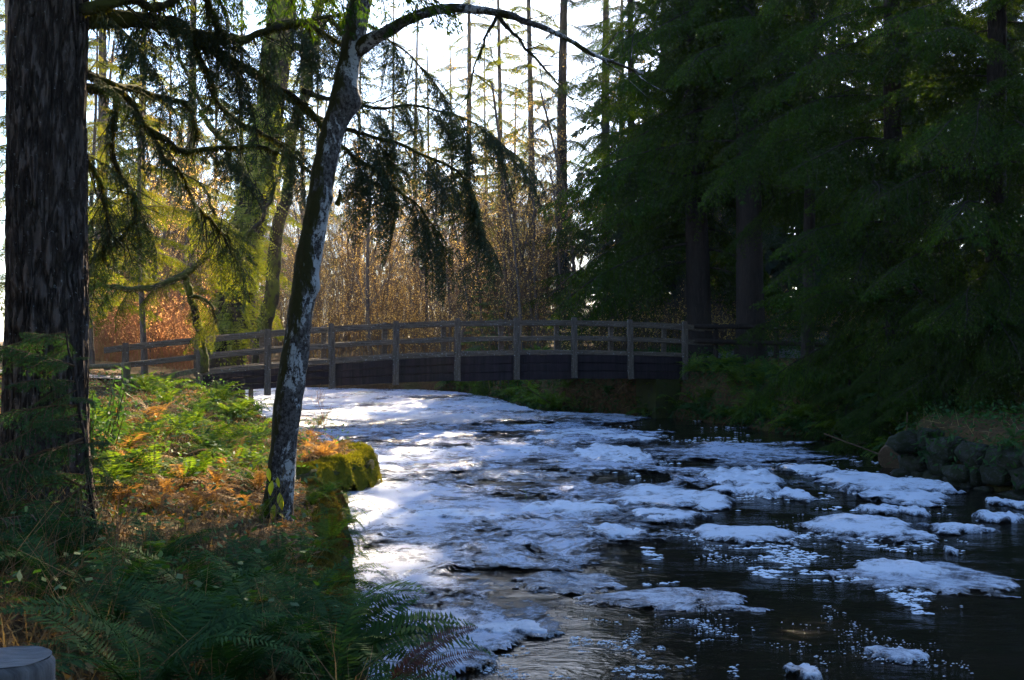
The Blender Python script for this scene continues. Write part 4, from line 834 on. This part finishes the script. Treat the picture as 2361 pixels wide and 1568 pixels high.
# ------------------------------------------------------------------ mossy leaning maple behind the bridge, and its small neighbour
mp = [(515, 872, 38.5), (522, 800, 38.5), (540, 700, 38.6), (566, 560, 38.8), (590, 440, 39), (616, 300, 39.2), (636, 150, 39.5), (655, 0, 39.8), (668, -200, 40), (676, -420, 40)]
mb = P(*mp[0]); mb[2] = g1(mb[0], mb[1])
maple = empty('maple_tree', mb, 'thick mossy leaning trunk hung with bright green tufts behind the bridge', 'tree')
M3 = spline(np.array([P(*q) for q in mp]), 160); M3[0, 2] = mb[2] - .4; k = np.linspace(0, 1, 160); rad = .60 - .14 * k + .16 * np.exp(-k * 28)
g = Geo(); g.tube(M3, rad, 48, 0, lambda p, a, r: (fbm(p * np.array([1.6, 1.6, .9]), 21, 4) - .5) * .30); wl(g.obj('trunk', M['mossy_bark']), maple)
nr = np.random.default_rng(31); nf = 4200; ii = (nr.beta(1.2, 2.2, nf) * 110).astype(int); th = nr.uniform(0, 2 * np.pi, nf)
b = M3[ii] + np.stack([np.cos(th), np.sin(th), th * 0], 1) * (rad[ii] * 1.02)[:, None]; g = Geo()
g.leaves(b, unit(np.stack([np.cos(th) * .5, np.sin(th) * .5, -np.ones(nf)], 1) + nr.normal(0, .4, (nf, 3))), nr.normal(0, 1, (nf, 3)), nr.uniform(.05, .17, nf), .05, 0); wl(g.obj('moss', M['moss_bright']), maple)
# licorice-fern tufts: bright hanging fronds
g = Geo(); nf = 640; ii = nr.integers(8, 78, nf); th = nr.uniform(math.pi * .9, math.pi * 2.1, nf); b = M3[ii] + np.stack([np.cos(th), np.sin(th), th * 0], 1) * (rad[ii] * 1.05)[:, None]
for q in range(nf):
    dirv = unit(np.array([math.cos(th[q]) * .8, math.sin(th[q]) * .8, nr.uniform(-.6, .2)])); L = nr.uniform(.3, .75); t = np.linspace(0.05, 1, 9); c = b[q] + dirv * (t * L)[:, None] + np.array([0, 0, -.6 * L]) * (t ** 2)[:, None]
    for sg in (-1, 1): g.leaves(c, np.tile(np.cross(dirv, [0, 0, 1.]) * sg, (9, 1)) + np.array([0, 0, -.3]), np.tile(dirv, (9, 1)) + np.array([0, 0, .3]), L * .22 * np.sin(np.pi * (t * .8 + .15)), L * .09, 0)
wl(g.obj('fronds', M['moss_bright']), maple)
for k, (path, r0) in enumerate([([(600, 380, 39), (660, 300, 38), (720, 180, 37.5), (760, 40, 37.5)], .14), ([(585, 450, 39), (520, 330, 38.5), (450, 220, 38.5), (380, 60, 38.5)], .15), ([(640, 140, 39.5), (740, 60, 40), (860, -40, 41)], .16), ([(560, 580, 38.8), (600, 520, 37.8), (640, 420, 37.5), (655, 300, 37.4)], .10)]):
    limb(maple, path, r0, .03, 0, 300 + k, fuzz=1200, twigs=30, wob=.5, mat='mossy_bark')
# slim mossy stem right of it
slim = empty('slim_maple', P(600, 850, 41), 'slim mossy stem standing close beside the thick leaning trunk', 'tree'); plain_limb(slim, [(598, 862, 41), (612, 740, 41), (640, 580, 41), (668, 420, 41.2), (690, 260, 41.4), (716, 100, 41.6), (735, -60, 42)], .30, .16, 41, M['mossy_bark'], 'trunk', wob=.3, tw=14)
small = empty('small_mossy_maple', P(470, 800, 31), 'small crooked maple with a moss-covered arching branch by the railing', 'tree')
plain_limb(small, [(472, 860, 31.5), (466, 780, 31.5), (452, 720, 31.4), (436, 680, 31.3), (428, 645, 31.2), (430, 630, 31.2)], .13, .09, 44, M['mossy_bark'], 'trunk', tw=12, wob=.12)
limb(small, [(430, 634, 31.2), (404, 642, 31), (366, 655, 30.8), (315, 664, 30.6), (227, 655, 30.3), (170, 690, 30)], .11, .04, 5, 45, SPR_S, 3500, (.9, 1.6), .12, twigs=20, mat='limb_bark')
limb(small, [(428, 634, 31.2), (468, 594, 31.2), (488, 556, 31.2), (500, 500, 31.2), (470, 430, 31)], .09, .03, 7, 46, SPR_S, 2500, (1, 1.8), .15, twigs=20, mat='limb_bark')
limb(small, [(436, 680, 31.3), (480, 700, 31), (500, 740, 30.9)], .05, .02, 3, 47, SPR_S, 1200, (.8, 1.3), .1, twigs=12, mat='limb_bark')

# ------------------------------------------------------------------ ferns
def frond(seed, L, arch, n=46, w=.13, mats=None, curl=0.0, stalk=.004):
    """one sword-fern frond along +X: arching midrib with paired narrow leaflets"""
    r = np.random.default_rng(seed); g = Geo(); t = np.linspace(0, 1, 16)
    def ax(t): return np.stack([L * (t - .12 * t ** 3), curl * L * t * t, L * (arch * (1.55 * t - 1.75 * t ** 2.1))], -1)
    g.tube(ax(t), stalk * (1.1 - t), 4, 0, caps=False); ts = np.linspace(.14, .995, n); p = ax(ts); tg = unit(ax(ts + .01) - ax(ts - .01)); prof = np.sin(np.pi * np.clip(ts * .86 + .13, 0, 1)) ** .7
    for sg in (-1, 1):
        la = unit(np.cross(np.array([[0, 0, 1.]]), tg)) * sg; upn = unit(np.cross(tg, la) * sg); d = unit(la + tg * .28 + upn * r.uniform(-.25, .12, (n, 1))); g.leaves(p, d, upn + r.normal(0, .18, (n, 3)), L * w * prof * r.uniform(.88, 1.1, n), L * .8 / n * .9, 0, .3)
    return g
def frond_meshes(mat, s0, k=4, **kw): return [frond(s0 + i, .95, .30 + .16 * (i % 3), curl=(-.18, .12, .22, -.05)[i % 4], **kw).mesh('frond', M[mat]) for i in range(k)]
FR = {'fern': frond_meshes('fern', 1), 'fern_dark': frond_meshes('fern_dark', 11, n=44), 'fern_dry': frond_meshes('fern_dry', 21), 'hero': frond_meshes('fern_dark', 51, n=32, w=.155), 'fern_brown': frond_meshes('fern_brown', 31, w=.10)}
def fern(p, size, nf, label, group, kind='fern', seed=0, up=(5, 50), dry=0, extra=None, rz=None):
    r = random.Random(seed); root = empty('sword_fern', p, label, 'fern', group)
    for k in range(nf):
        az = k * 2.39996 + r.uniform(-.3, .3) if rz is None else rz + r.uniform(-1.2, 1.2); kk = 'fern_dry' if r.random() < dry else kind
        link('frond', pick(FR[kk], r), root, (0, 0, -.02), (r.uniform(-.3, .3), -R(r.uniform(*up)), az), size * r.uniform(.65, 1.15))
    return root
def fern_one(kind, seed, nf=13):
    """whole small fern as one shape for the far bank, where fronds can no longer be told apart"""
    r = random.Random(seed); g = Geo()
    for k in range(nf):
        f = frond(seed * 50 + k, .95 * r.uniform(.65, 1.1), .30 + .2 * r.random(), 20, .16, curl=r.uniform(-.2, .2)); m = np.array(Euler((r.uniform(-.3, .3), -R(r.uniform(0, 55)), k * 2.4)).to_matrix()); o = g.n
        for v in f.v: g.v.append(v @ m.T)
        for ff, a, b in f.f: g.f.append((ff + o, a, b))
        g.n += f.n
    return g.mesh('fern', M[kind])
FO = {k: [fern_one(k, s + 3) for s in range(4)] for k in ('fern', 'fern_dark', 'fern_dry')}
r4 = random.Random(44)
# large ferns of the shaded bank in front
near = [(120, 1420, .95), (330, 1370, 1.0), (250, 1490, .95), (480, 1440, 1.05), (420, 1560, 1.0), (600, 1520, 1.05), (560, 1400, .95), (690, 1450, .95), (720, 1560, 1.05), (330, 1640, 1.0), (800, 1640, 1.05), (30, 1330, 1.0), (640, 1330, .75), (170, 1320, .8), (390, 1300, .7), (520, 1640, 1.0), (840, 1580, .85)]
nl = ['beside the fence post', 'in the middle of the shaded front bank', 'above the grey post', 'at the heart of the front clump', 'low at the bottom edge', 'leaning toward the stone wall', 'behind the front clump', 'on the wall edge by the ice', 'hanging over the ice at the bottom edge', 'under the front clump at the very bottom', 'overhanging the water at the bottom', 'at the foot of the massive trunk', 'on the mossy block below the pale trunk', 'by the thin sapling stem', 'on the edge of the sunlit litter', 'spilling off the bottom edge', 'reaching farthest over the bright ice']
for k, (px, py, s) in enumerate(near):
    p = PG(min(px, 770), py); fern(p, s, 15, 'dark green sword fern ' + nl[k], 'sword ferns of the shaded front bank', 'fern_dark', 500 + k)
# hero fronds arching out over the ice, and the brown withered ones
h1 = PG(760, 1580); h1[0] -= .05
hero = empty('sword_fern', h1, 'sword fern with arching fronds silhouetted against the bright ice', 'fern')
for az, pit, s, c in ((.25, 30, 1.0, 0), (.02, 20, 1.1, 1), (-.15, 8, 1.15, 2), (.6, 38, .9, 3), (1.0, 45, .8, 0), (-.4, 5, 1.0, 1), (1.7, 40, .8, 2)): link('frond', FR['hero'][c], hero, (0, 0, 0), (.5, -R(pit), az), s)
h2 = PG(770, 1620); h2[0] += .25; wf = empty('withered_fern', h2, 'brown withered fern fronds curling over the bright ice', 'fern')
for az, pit, s, c in ((.35, 46, .75, 0), (-.05, 22, .72, 1), (.15, 33, .6, 2), (-.3, 18, .6, 3)): link('frond', FR['fern_brown'][c], wf, (0, 0, 0), (.8, -R(pit), az), s)
fern(PG(756, 1300) + np.array([.1, 0, 0]), .55, 7, 'small sword fern poking out from the wall over the ice', None, 'fern_dark', 600, rz=0.0)
fern(PG(700, 1160) + np.array([.05, 0, .0]), .5, 8, 'small bright fern in the nook between the two mossy walls', None, 'fern', 601, rz=.1)
fern(P(600, 1195, 12.5), .5, 6, 'little bright fern at the foot of the pale trunk', None, 'fern', 602, rz=-1.2)
fern(PG(425, 1120), .95, 12, 'golden-green fern arching in the middle of the sunlit bank', None, 'fern', 603, dry=.1)
fern(PG(545, 1085), .9, 12, 'bright fern beside the pale trunk on the sunlit bank', None, 'fern', 604, dry=.15)
fern(PG(735, 985), .95, 13, 'tall fern clump on the mossy wall point against the ice', None, 'fern', 605, dry=.2)
for k in range(11):
    i = int(20 + 165 * (k + r4.random()) / 11); q = pl_near[i]; fern((q[0] - r4.uniform(.05, .35), q[1], .66), r4.uniform(.4, .65), 9, 'small sword fern rooted along the edge of the low mossy bank wall', 'ferns along the low wall', 'fern' if k % 3 else 'fern_dark', 700 + k)
for k in range(12):
    i = int(10 + 180 * (k + r4.random()) / 12); q = pl_near[i]; fern((q[0] - .02, q[1], r4.uniform(.45, .66)), r4.uniform(.45, .7), 7, 'sword fern drooping over the face of the low mossy bank wall', 'ferns drooping over the low wall', 'fern' if k % 2 else 'fern_dark', 740 + k, up=(-35, 15), rz=-.3)
# the sunlit fern slope below the bridge
for k in range(64):
    px = r4.uniform(205, 600); py = r4.uniform(905, 1120) if px > 300 else r4.uniform(930, 1150)
    if py > 1010 and r4.random() < .45: continue
    p = PG(px, py); s = r4.uniform(.75, 1.15) * (1.0 if py > 960 else 1.2)
    o = link('sword_fern', pick(FO['fern' if r4.random() < .94 else 'fern_dry'], r4), None, p, (r4.uniform(-.1, .1), r4.uniform(-.1, .1), r4.uniform(0, 6.28)), s); tag(o, 'sword fern on the sunlit slope between the big trunk and the bridge', 'fern', 'sword ferns of the sunlit slope')
for k in range(9):
    p = PG(r4.uniform(640, 790), r4.uniform(1010, 1062)); o = link('dry_fern', pick(FO['fern_dry'], r4), None, p, (0, 0, r4.uniform(0, 6.28)), r4.uniform(.35, .6)); tag(o, 'rusty dry fern tuft on top of the mossy wall point', 'fern', 'rusty fern tufts on the wall point')
for k in range(15):
    p = PG(r4.uniform(215, 600), r4.uniform(1060, 1200)); o = link('dry_fern', pick(FO['fern_dry'], r4), None, p, (0, 0, r4.uniform(0, 6.28)), r4.uniform(.3, .6)); tag(o, 'rusty dry fern tuft in the sunlit leaf litter', 'fern', 'rusty fern tufts in the litter')
# ferns hanging on the far bank under the bridge
yy_ = np.linspace(25.2, 61, 400); dd_ = np.concatenate([[0], np.cumsum(np.hypot(np.diff(yy_), np.diff(xr(yy_))))])
def bankpt(lo, hi):
    s = r4.uniform(0, dd_[-1]); y = float(np.interp(s, dd_, yy_)); y2 = y + .05; tx, ty = float(xr(y2) - xr(y)), .05; return float(xr(y)) + r4.uniform(lo, hi), y
for k in range(190):
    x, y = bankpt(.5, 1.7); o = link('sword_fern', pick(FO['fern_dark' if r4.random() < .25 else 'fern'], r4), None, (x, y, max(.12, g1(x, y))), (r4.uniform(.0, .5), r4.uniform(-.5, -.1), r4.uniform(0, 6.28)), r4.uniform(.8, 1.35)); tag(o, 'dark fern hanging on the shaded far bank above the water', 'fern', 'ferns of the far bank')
for k in range(34):
    s = r4.random(); i = int(s * 199); o = link('sword_fern', pick(FO['fern_dark'], r4), None, (pl_r[i][0] + r4.uniform(.0, .5), pl_r[i][1], r4.uniform(.4, 1.05)), (0, r4.uniform(-.6, 0), r4.uniform(0, 6.28)), r4.uniform(.3, .6)); tag(o, 'small dark fern rooted in the boulder wall', 'fern', 'ferns in the boulder wall')

# ------------------------------------------------------------------ litter, grass, twigs, moss on the near bank (uncountable)
def scatter(n, xa, xb, ya, yb, seed, land='L', mind=.25):
    r = np.random.default_rng(seed); X = r.uniform(xa, xb, n); Y = r.uniform(ya, yb, n); ok = (xl(Y) - X > mind) if land == 'L' else (X - xr(Y) > mind); X = X[ok]; Y = Y[ok]; return X, Y, G(X, Y), r
X, Y, Z, r = scatter(90000, -15, 0, 5, 36, 3); n = len(X); g = Geo()
d = unit(np.stack([r.normal(0, 1, n), r.normal(0, 1, n), r.normal(0, .35, n)], 1)); g.leaves(np.stack([X, Y, Z + r.uniform(.0, .03, n)], 1), d, np.array([[0, 0, 1.]]) + r.normal(0, .5, (n, 3)), r.uniform(.04, .11, n), r.uniform(.02, .055, n)); tag(g.obj('leaf_litter', M['litter']), 'brown and orange leaf litter on the near bank', None, kind='stuff')
X, Y, Z, r = scatter(26000, -12, 0, 5, 34, 4); dn = fbm(np.stack([X * .8, Y * .8], -1), 6, 3); ok = (dn > .5) | (Y < 9.0); X, Y, Z = X[ok], Y[ok], Z[ok]; n = len(X); g = Geo(); h = r.uniform(.12, .45, n) * np.interp(Y, [6, 9, 12], [1.5, 1.1, .7]); d = unit(np.stack([r.normal(0, .45, n), r.normal(0, .45, n), np.ones(n)], 1)); b = np.stack([X, Y, Z - .01], 1); m = b + d * (h * .55)[:, None]; e = m + unit(d + r.normal(0, .5, (n, 3)) + np.array([0, 0, -.5])) * (h * .5)[:, None]
sd = unit(np.cross(d, r.normal(0, 1, (n, 3)))) * .0035; g.quads(np.stack([b - sd, b + sd, m + sd * .8, m - sd * .8], 1)); g.tris(np.stack([m - sd * .8, m + sd * .8, e], 1)); tag(g.obj('dry_grass', M['dry_grass']), 'straw coloured dead grass blades on the near bank', None, kind='stuff')
X, Y, Z, r = scatter(5000, -13, 0, 5, 34, 5); n = len(X); g = Geo(); d = unit(np.stack([r.normal(0, 1, n), r.normal(0, 1, n), r.normal(.1, .2, n)], 1)); b = np.stack([X, Y, Z + .02], 1); g.sticks(b, b + d * r.uniform(.1, .55, n)[:, None], .006, .003); tag(g.obj('twig_litter', M['twig']), 'fallen twigs strewn over the near bank', None, kind='stuff')
X, Y, Z, r = scatter(34000, -12, 0, 9, 34, 6, mind=.15); dn = fbm(np.stack([X * .9, Y * .9], -1), 26, 4); ok = dn > .52; X, Y, Z = X[ok], Y[ok], Z[ok]; n = len(X); g = Geo(); g.leaves(np.stack([X, Y, Z], 1), unit(np.stack([r.normal(0, .6, n), r.normal(0, .6, n), np.ones(n)], 1)), r.normal(0, 1, (n, 3)), r.uniform(.03, .09, n), .025); tag(g.obj('ground_moss', M['moss']), 'yellow-green moss patches on the near bank', None, kind='stuff')
X, Y, Z, r = scatter(800, -6, -2.2, 5.2, 11, 15); n = len(X); g = Geo(); h = r.uniform(.35, 1.0, n); d = unit(np.stack([r.normal(0, .3, n), r.normal(0, .3, n), np.ones(n)], 1)); b = np.stack([X, Y, Z - .02], 1); m = b + d * (h * .6)[:, None]; e = m + unit(d + r.normal(0, .35, (n, 3)) + np.array([0, 0, -.3])) * (h * .5)[:, None]; g.sticks(b, m, .0032, .0026); g.sticks(m, e, .0026, .001); tag(g.obj('stalk_grass', M['dry_grass']), 'tall pale dead stalks standing among the front ferns', None, kind='stuff')
# broad low leaves (salal, bramble) among the ferns
X, Y, Z, r = scatter(15000, -14, -1, 6, 34, 7); dn = fbm(np.stack([X * .6, Y * .6], -1), 27, 3); ok = dn > .5; X, Y, Z = X[ok], Y[ok], Z[ok]; n = len(X); g = Geo(); g.leaves(np.stack([X, Y, Z + r.uniform(.05, .5, n)], 1), unit(r.normal(0, 1, (n, 3)) * np.array([1, 1, .4])), np.array([[0, 0, 1.]]) + r.normal(0, .5, (n, 3)), r.uniform(.05, .11, n), r.uniform(.03, .06, n)); tag(g.obj('ground_foliage', M['glossy_leaf']), 'low glossy bramble leaves among the ferns', None, kind='stuff')
# far bank: dead grass, roots and dark low leaves
X, Y, Z, r = scatter(9000, 0, 14, 17, 48, 9, 'R', .1); n = len(X); g = Geo(); d = unit(np.stack([r.normal(-.4, .5, n), r.normal(-.3, .5, n), r.normal(.2, .6, n)], 1)); b = np.stack([X, Y, Z], 1); sd = unit(np.cross(d, r.normal(0, 1, (n, 3)))) * .007; e = b + d * r.uniform(.15, .6, n)[:, None] + np.array([0, 0, -.08]); g.tris(np.stack([b - sd, b + sd, e], 1)); tag(g.obj('bank_grass', M['dry_grass']), 'dead grass and roots hanging on the far bank', None, kind='stuff')
X, Y, Z, r = scatter(46000, 0, 20, 17, 50, 10, 'R', .2); n = len(X); g = Geo(); g.leaves(np.stack([X, Y, Z + r.uniform(0, .4, n)], 1), unit(r.normal(0, 1, (n, 3)) * np.array([1, 1, .5])), np.array([[0, 0, 1.]]) + r.normal(0, .6, (n, 3)), r.uniform(.07, .16, n), r.uniform(.04, .08, n)); tag(g.obj('bank_foliage', M['fern_dark']), 'dark low leaves covering the far bank', None, kind='stuff')

s_ = np.random.default_rng(77).uniform(0, dd_[-1], 16000); Y = np.interp(s_, dd_, yy_); Y[:1400] = np.random.default_rng(79).uniform(15, 24, 1400); r = np.random.default_rng(78); n = len(Y); X = xr(Y) + r.uniform(.4, 2.4, n); Z = np.maximum(G(X, Y), .05); X[:1400] = xr(Y[:1400]) + r.uniform(-.15, .5, 1400); Z[:1400] = r.uniform(.2, .9, 1400); g = Geo()
g.leaves(np.stack([X, Y, Z + r.uniform(-.02, .25, n)], 1), unit(r.normal(0, .7, (n, 3)) + np.array([-.5, -.4, -.35])), np.array([[-.4, -.3, 1.]]) + r.normal(0, .5, (n, 3)), r.uniform(.08, .24, n), r.uniform(.03, .07, n)); tag(g.obj('hanging_foliage', M['fern_dark']), 'dark green leaves hanging down the face of the far bank', None, kind='stuff')
# ------------------------------------------------------------------ single small things
# young hemlock in front of the massive trunk
sb = P(235, 1290, 9.7); sz = g1(sb[0], sb[1]); sap = empty('hemlock_sapling', (sb[0], sb[1], sz), 'thin-stemmed young hemlock veiling the foot of the massive trunk', 'tree')
BR_SAP = [bough(s + 90, 1.3, 34, .48, .05, .045, .0085, .20, .40, [M['twig'], M['sapling']], up=.12, sub=.11, kleaf=3, wood_r=.008) for s in range(3)]
sp = plain_limb(sap, [(236, 1310, 9.7), (222, 1220, 9.75), (207, 1130, 9.85), (196, 1030, 10), (182, 930, 10.15), (165, 830, 10.3), (150, 760, 10.4)], .024, .008, 91, M['dark_bark'], 'trunk', wob=.02)
rs = random.Random(92)
for k in range(30):
    i = int(10 + 49 * (k + rs.random()) / 30); f = i / 60; c = sp[min(i, 59)] - np.array([sb[0], sb[1], sz]); az = rs.choice((math.pi, math.pi, math.pi * .85, math.pi * 1.2, math.pi * 1.35, -.9, -1.8, .2)) + rs.uniform(-.4, .4); L = (1.15 - .6 * f) * (rs.uniform(.35, 1.25) if math.cos(az) < 0 else rs.uniform(.18, .42))
    link('branch', pick(BR_SAP, rs), sap, c, (rs.uniform(-.3, .3), R(rs.uniform(-18, 38)), az), L)
# the grey fence post in the corner
pp = P(22, 1516, 3.9); g = Geo(); n = 22; zz = np.linspace(0, 1, n); top = pp[2]; r0 = .152; zb = g1(pp[0], pp[1]) - .3; pts = np.stack([zz * 0, zz * 0, (zb - top) + (top - zb) * zz], 1); rad = np.where(zz > .985, r0 - .015, r0)
pts[-2, 2] = -.02; g.tube(pts, rad, 40, 0, lambda p, a, r: (fbm(np.stack([np.cos(a) * 4, np.sin(a) * 4, p[..., 2]], -1), 3, 3) - .5) * .02, caps=False)
po = empty('fence_post', (pp[0], pp[1], top), 'round grey weathered post top in the lower corner by the ferns', 'post'); g.obj('post_body', M['grey_end'], po)
g = Geo(); a = np.linspace(0, 2 * np.pi, 40, endpoint=False); rr_ = np.linspace(0, r0 - .012, 10); AA, RR = np.meshgrid(np.append(a, a[0] + 2 * np.pi), rr_, indexing='ij'); ZZ = .004 - .012 * (1 - (RR / r0) ** 2) + (fbm(np.stack([RR * np.cos(AA) * 20, RR * np.sin(AA) * 20], -1), 4, 3) - .5) * .008; g.grid(RR * np.cos(AA), RR * np.sin(AA), ZZ); g.obj('end_grain', M['grey_end'], po)
# cut log in the cove and fallen sticks
lg = P(2045, 1062, 24.6); lo = log('cut_log', [lg[0] - .02, lg[1] - .25, .22], [lg[0] + 1.1, lg[1] + 1.3, .55], .27, M['twig'], None, 24, 3); tag(lo, 'short cut log lying in the dark cove beside the boulder wall', 'log')
for k, (a, b, lab) in enumerate([((1900, 1000, 26.5), (2035, 1050, 25.5), 'bare stick leaning down to the cut log'), ((2090, 1000, 24.6), (2092, 950, 24.6), 'broken upright reddish stub above the cut log'), ((2190, 985, 23.2), (2290, 1010, 22.6), 'fallen pale stick on top of the boulder wall'), ((1215, 895, 40), (1270, 930, 41.5), 'pale crooked stick below the bridge girder')]): tag(log('stick', P(*a), P(*b), .015, M['twig'], None, 6, k + 60), lab, 'stick')
# arching bare brambles at the water's edge of the far bank
for k in range(12):
    y = r4.uniform(26, 37); x = float(xr(y)) + r4.uniform(.2, .9); z = g1(x, y); L = r4.uniform(1.0, 2.2); dx, dy = r4.uniform(-1, .2), r4.uniform(-1, .3); t = np.linspace(0, 1, 14)[:, None]
    pts = np.array([x, y, z]) + np.array([dx, dy, 0]) * t * L * .8 + np.array([0, 0, 1.]) * L * (1.0 * t - 1.35 * t ** 2); g = Geo(); g.tube(pts, .010 * (1.1 - t[:, 0]), 5); o = g.obj('bramble', M['red_twig'] if k % 2 else M['grey_twig']); tag(o, 'bare arching bramble cane at the foot of the far bank', 'bramble', 'bramble canes of the far bank')
# brush pile washed up beyond the bridge
bx, by = PW(925, 897); g = Geo(); r = np.random.default_rng(5); n = 420; b = np.stack([bx + r.normal(0, 1.7, n), by + r.normal(0, 1.0, n), r.uniform(.0, .5, n)], 1); g.sticks(b, b + unit(r.normal(0, 1, (n, 3)) * np.array([1, .8, .35])) * r.uniform(.5, 1.8, n)[:, None], .022, .008); tag(g.obj('brush_debris', M['twig']), 'tangled brush washed up on the ice beyond the bridge', None, kind='stuff')
# bare red-twig shrub by the wall point
sh = PG(752, 1000); root = empty('twig_shrub', sh, 'thin bare shrub with red buds by the wall point', 'shrub'); a_, b_ = bare_tree(901, 1.5, .012, .45, 3, twig_r=.003); a_.obj('stem', M['red_twig'], root); b_.obj('twigs', M['red_twig'], root)
# green fern tip frozen into the ice
x0, y0 = PW(1210, 1168); ft = empty('fern_tip', (x0, y0, .08), 'tiny green fern tip standing up out of the mid-river ice', 'fern'); link('frond', FR['fern'][1], ft, (0, 0, 0), (.4, R(-80), 2.6), .28)
# large evergreen shrub leaves right of the massive trunk, against the light
for k, (px, py, Y, s) in enumerate([(225, 905, 15.5, .8), (250, 950, 16, .7), (215, 1000, 15, .7)]):
    p = P(px, py, Y); p[2] = g1(p[0], p[1]); root = empty('leafy_shrub', p, ['backlit leafy shrub just right of the massive trunk', 'second leafy shrub lower beside the massive trunk', 'small leafy shrub at the edge of the massive trunk'][k], 'shrub'); r = np.random.default_rng(40 + k); hgt = P(px, py, Y)[2] - p[2] + .5; n = 9; g = Geo(); tips = np.stack([r.normal(0, .28, n), r.normal(0, .28, n), hgt * r.uniform(.6, 1.1, n)], 1); g.sticks(np.zeros((n, 3)), tips, .012, .005); g.obj('stem', M['twig'], root)
    g = Geo(); f = r.uniform(.35, 1.05, 260)[:, None]; b = tips[r.integers(0, n, 260)] * f; g.leaves(b, unit(r.normal(0, 1, (260, 3)) + np.array([0, 0, -.4])), r.normal(0, 1, (260, 3)), r.uniform(.09, .17, 260), r.uniform(.03, .05, 260)); g.obj('leaves', M['glossy_leaf'], root)

# ------------------------------------------------------------------ dark far wood, and unseen trees added round the viewpoint to deepen the shade
BW = bough(400, 4.4, 12, 1.5, .5, .5, .22, .3, .4, [M['dark_bark'], M['hemlock_dark']], up=.08, sub=.45, kleaf=1)
vv = np.zeros(len(BW.vertices) * 3, np.float32); BW.vertices.foreach_get('co', vv); vv = vv.reshape(-1, 3).astype(float); ff = [np.array([tuple(q.vertices) for q in BW.polygons if len(q.vertices) == 4]), np.array([q.material_index for q in BW.polygons if len(q.vertices) == 4])]
rw_ = random.Random(9); g = Geo()
for (x, y) in [(-9, -7), (-2, -10), (6, -9), (13, -5), (19, 2), (22, 11), (-14, -3), (-13, 5), (1, -17), (10, -16), (26, 19), (-19, 13), (14, 78), (20, 86), (26, 74), (32, 66), (36, 54), (22, 62), (9, 90), (40, 78), (28, 94), (12, 66), (17, 70), (24, 82), (30, 84), (34, 72), (19, 77), (11, 80), (38, 62), (16, 92), (46, 66)]:
    z0 = g1(x, y); g.sticks([[x, y, z0 - .3]], [[x, y, z0 + 28]], .45, .08, 0, 10)
    for k in range(30):
        f = k / 30; z = 2.5 + 24 * f; s = (1.5 * (1 - f) ** .7 + .25); m = np.array(Euler((0, R(rw_.uniform(-4, 18)), k * 2.4 + rw_.random())).to_matrix()) * s; V = vv @ m.T + np.array([x, y, z0 + z]); o = g.n; g.v.append(V); g.n += len(V)
        for mi in (0, 1): g.f.append((ff[0][ff[1] == mi] + o, mi, False))
tag(g.obj('forest', [M['dark_bark'], M['hemlock_dark']]), 'dark wood beyond the nearer trees, with unseen trees added round the viewpoint for shade', None, kind='stuff')

# ------------------------------------------------------------------ the morning air between the trees
def haze_box(dens, col_, aniso):
    m, nt, out = newmat('haze_air'); v = nd(nt, 'ShaderNodeVolumePrincipled', Density=dens, Anisotropy=aniso); v.inputs['Color'].default_value = c4(col_); nt.links.new(v.outputs[0], out.inputs['Volume'])
    g = Geo(); g.box((0, 145, 17.5), (540, 390, 39)); o = g.obj('haze', m); o['kind'] = 'stuff'; o['label'] = 'thin bright haze between the trees'; return o
haze_box(.0002, (.98, .93, .85), .5)
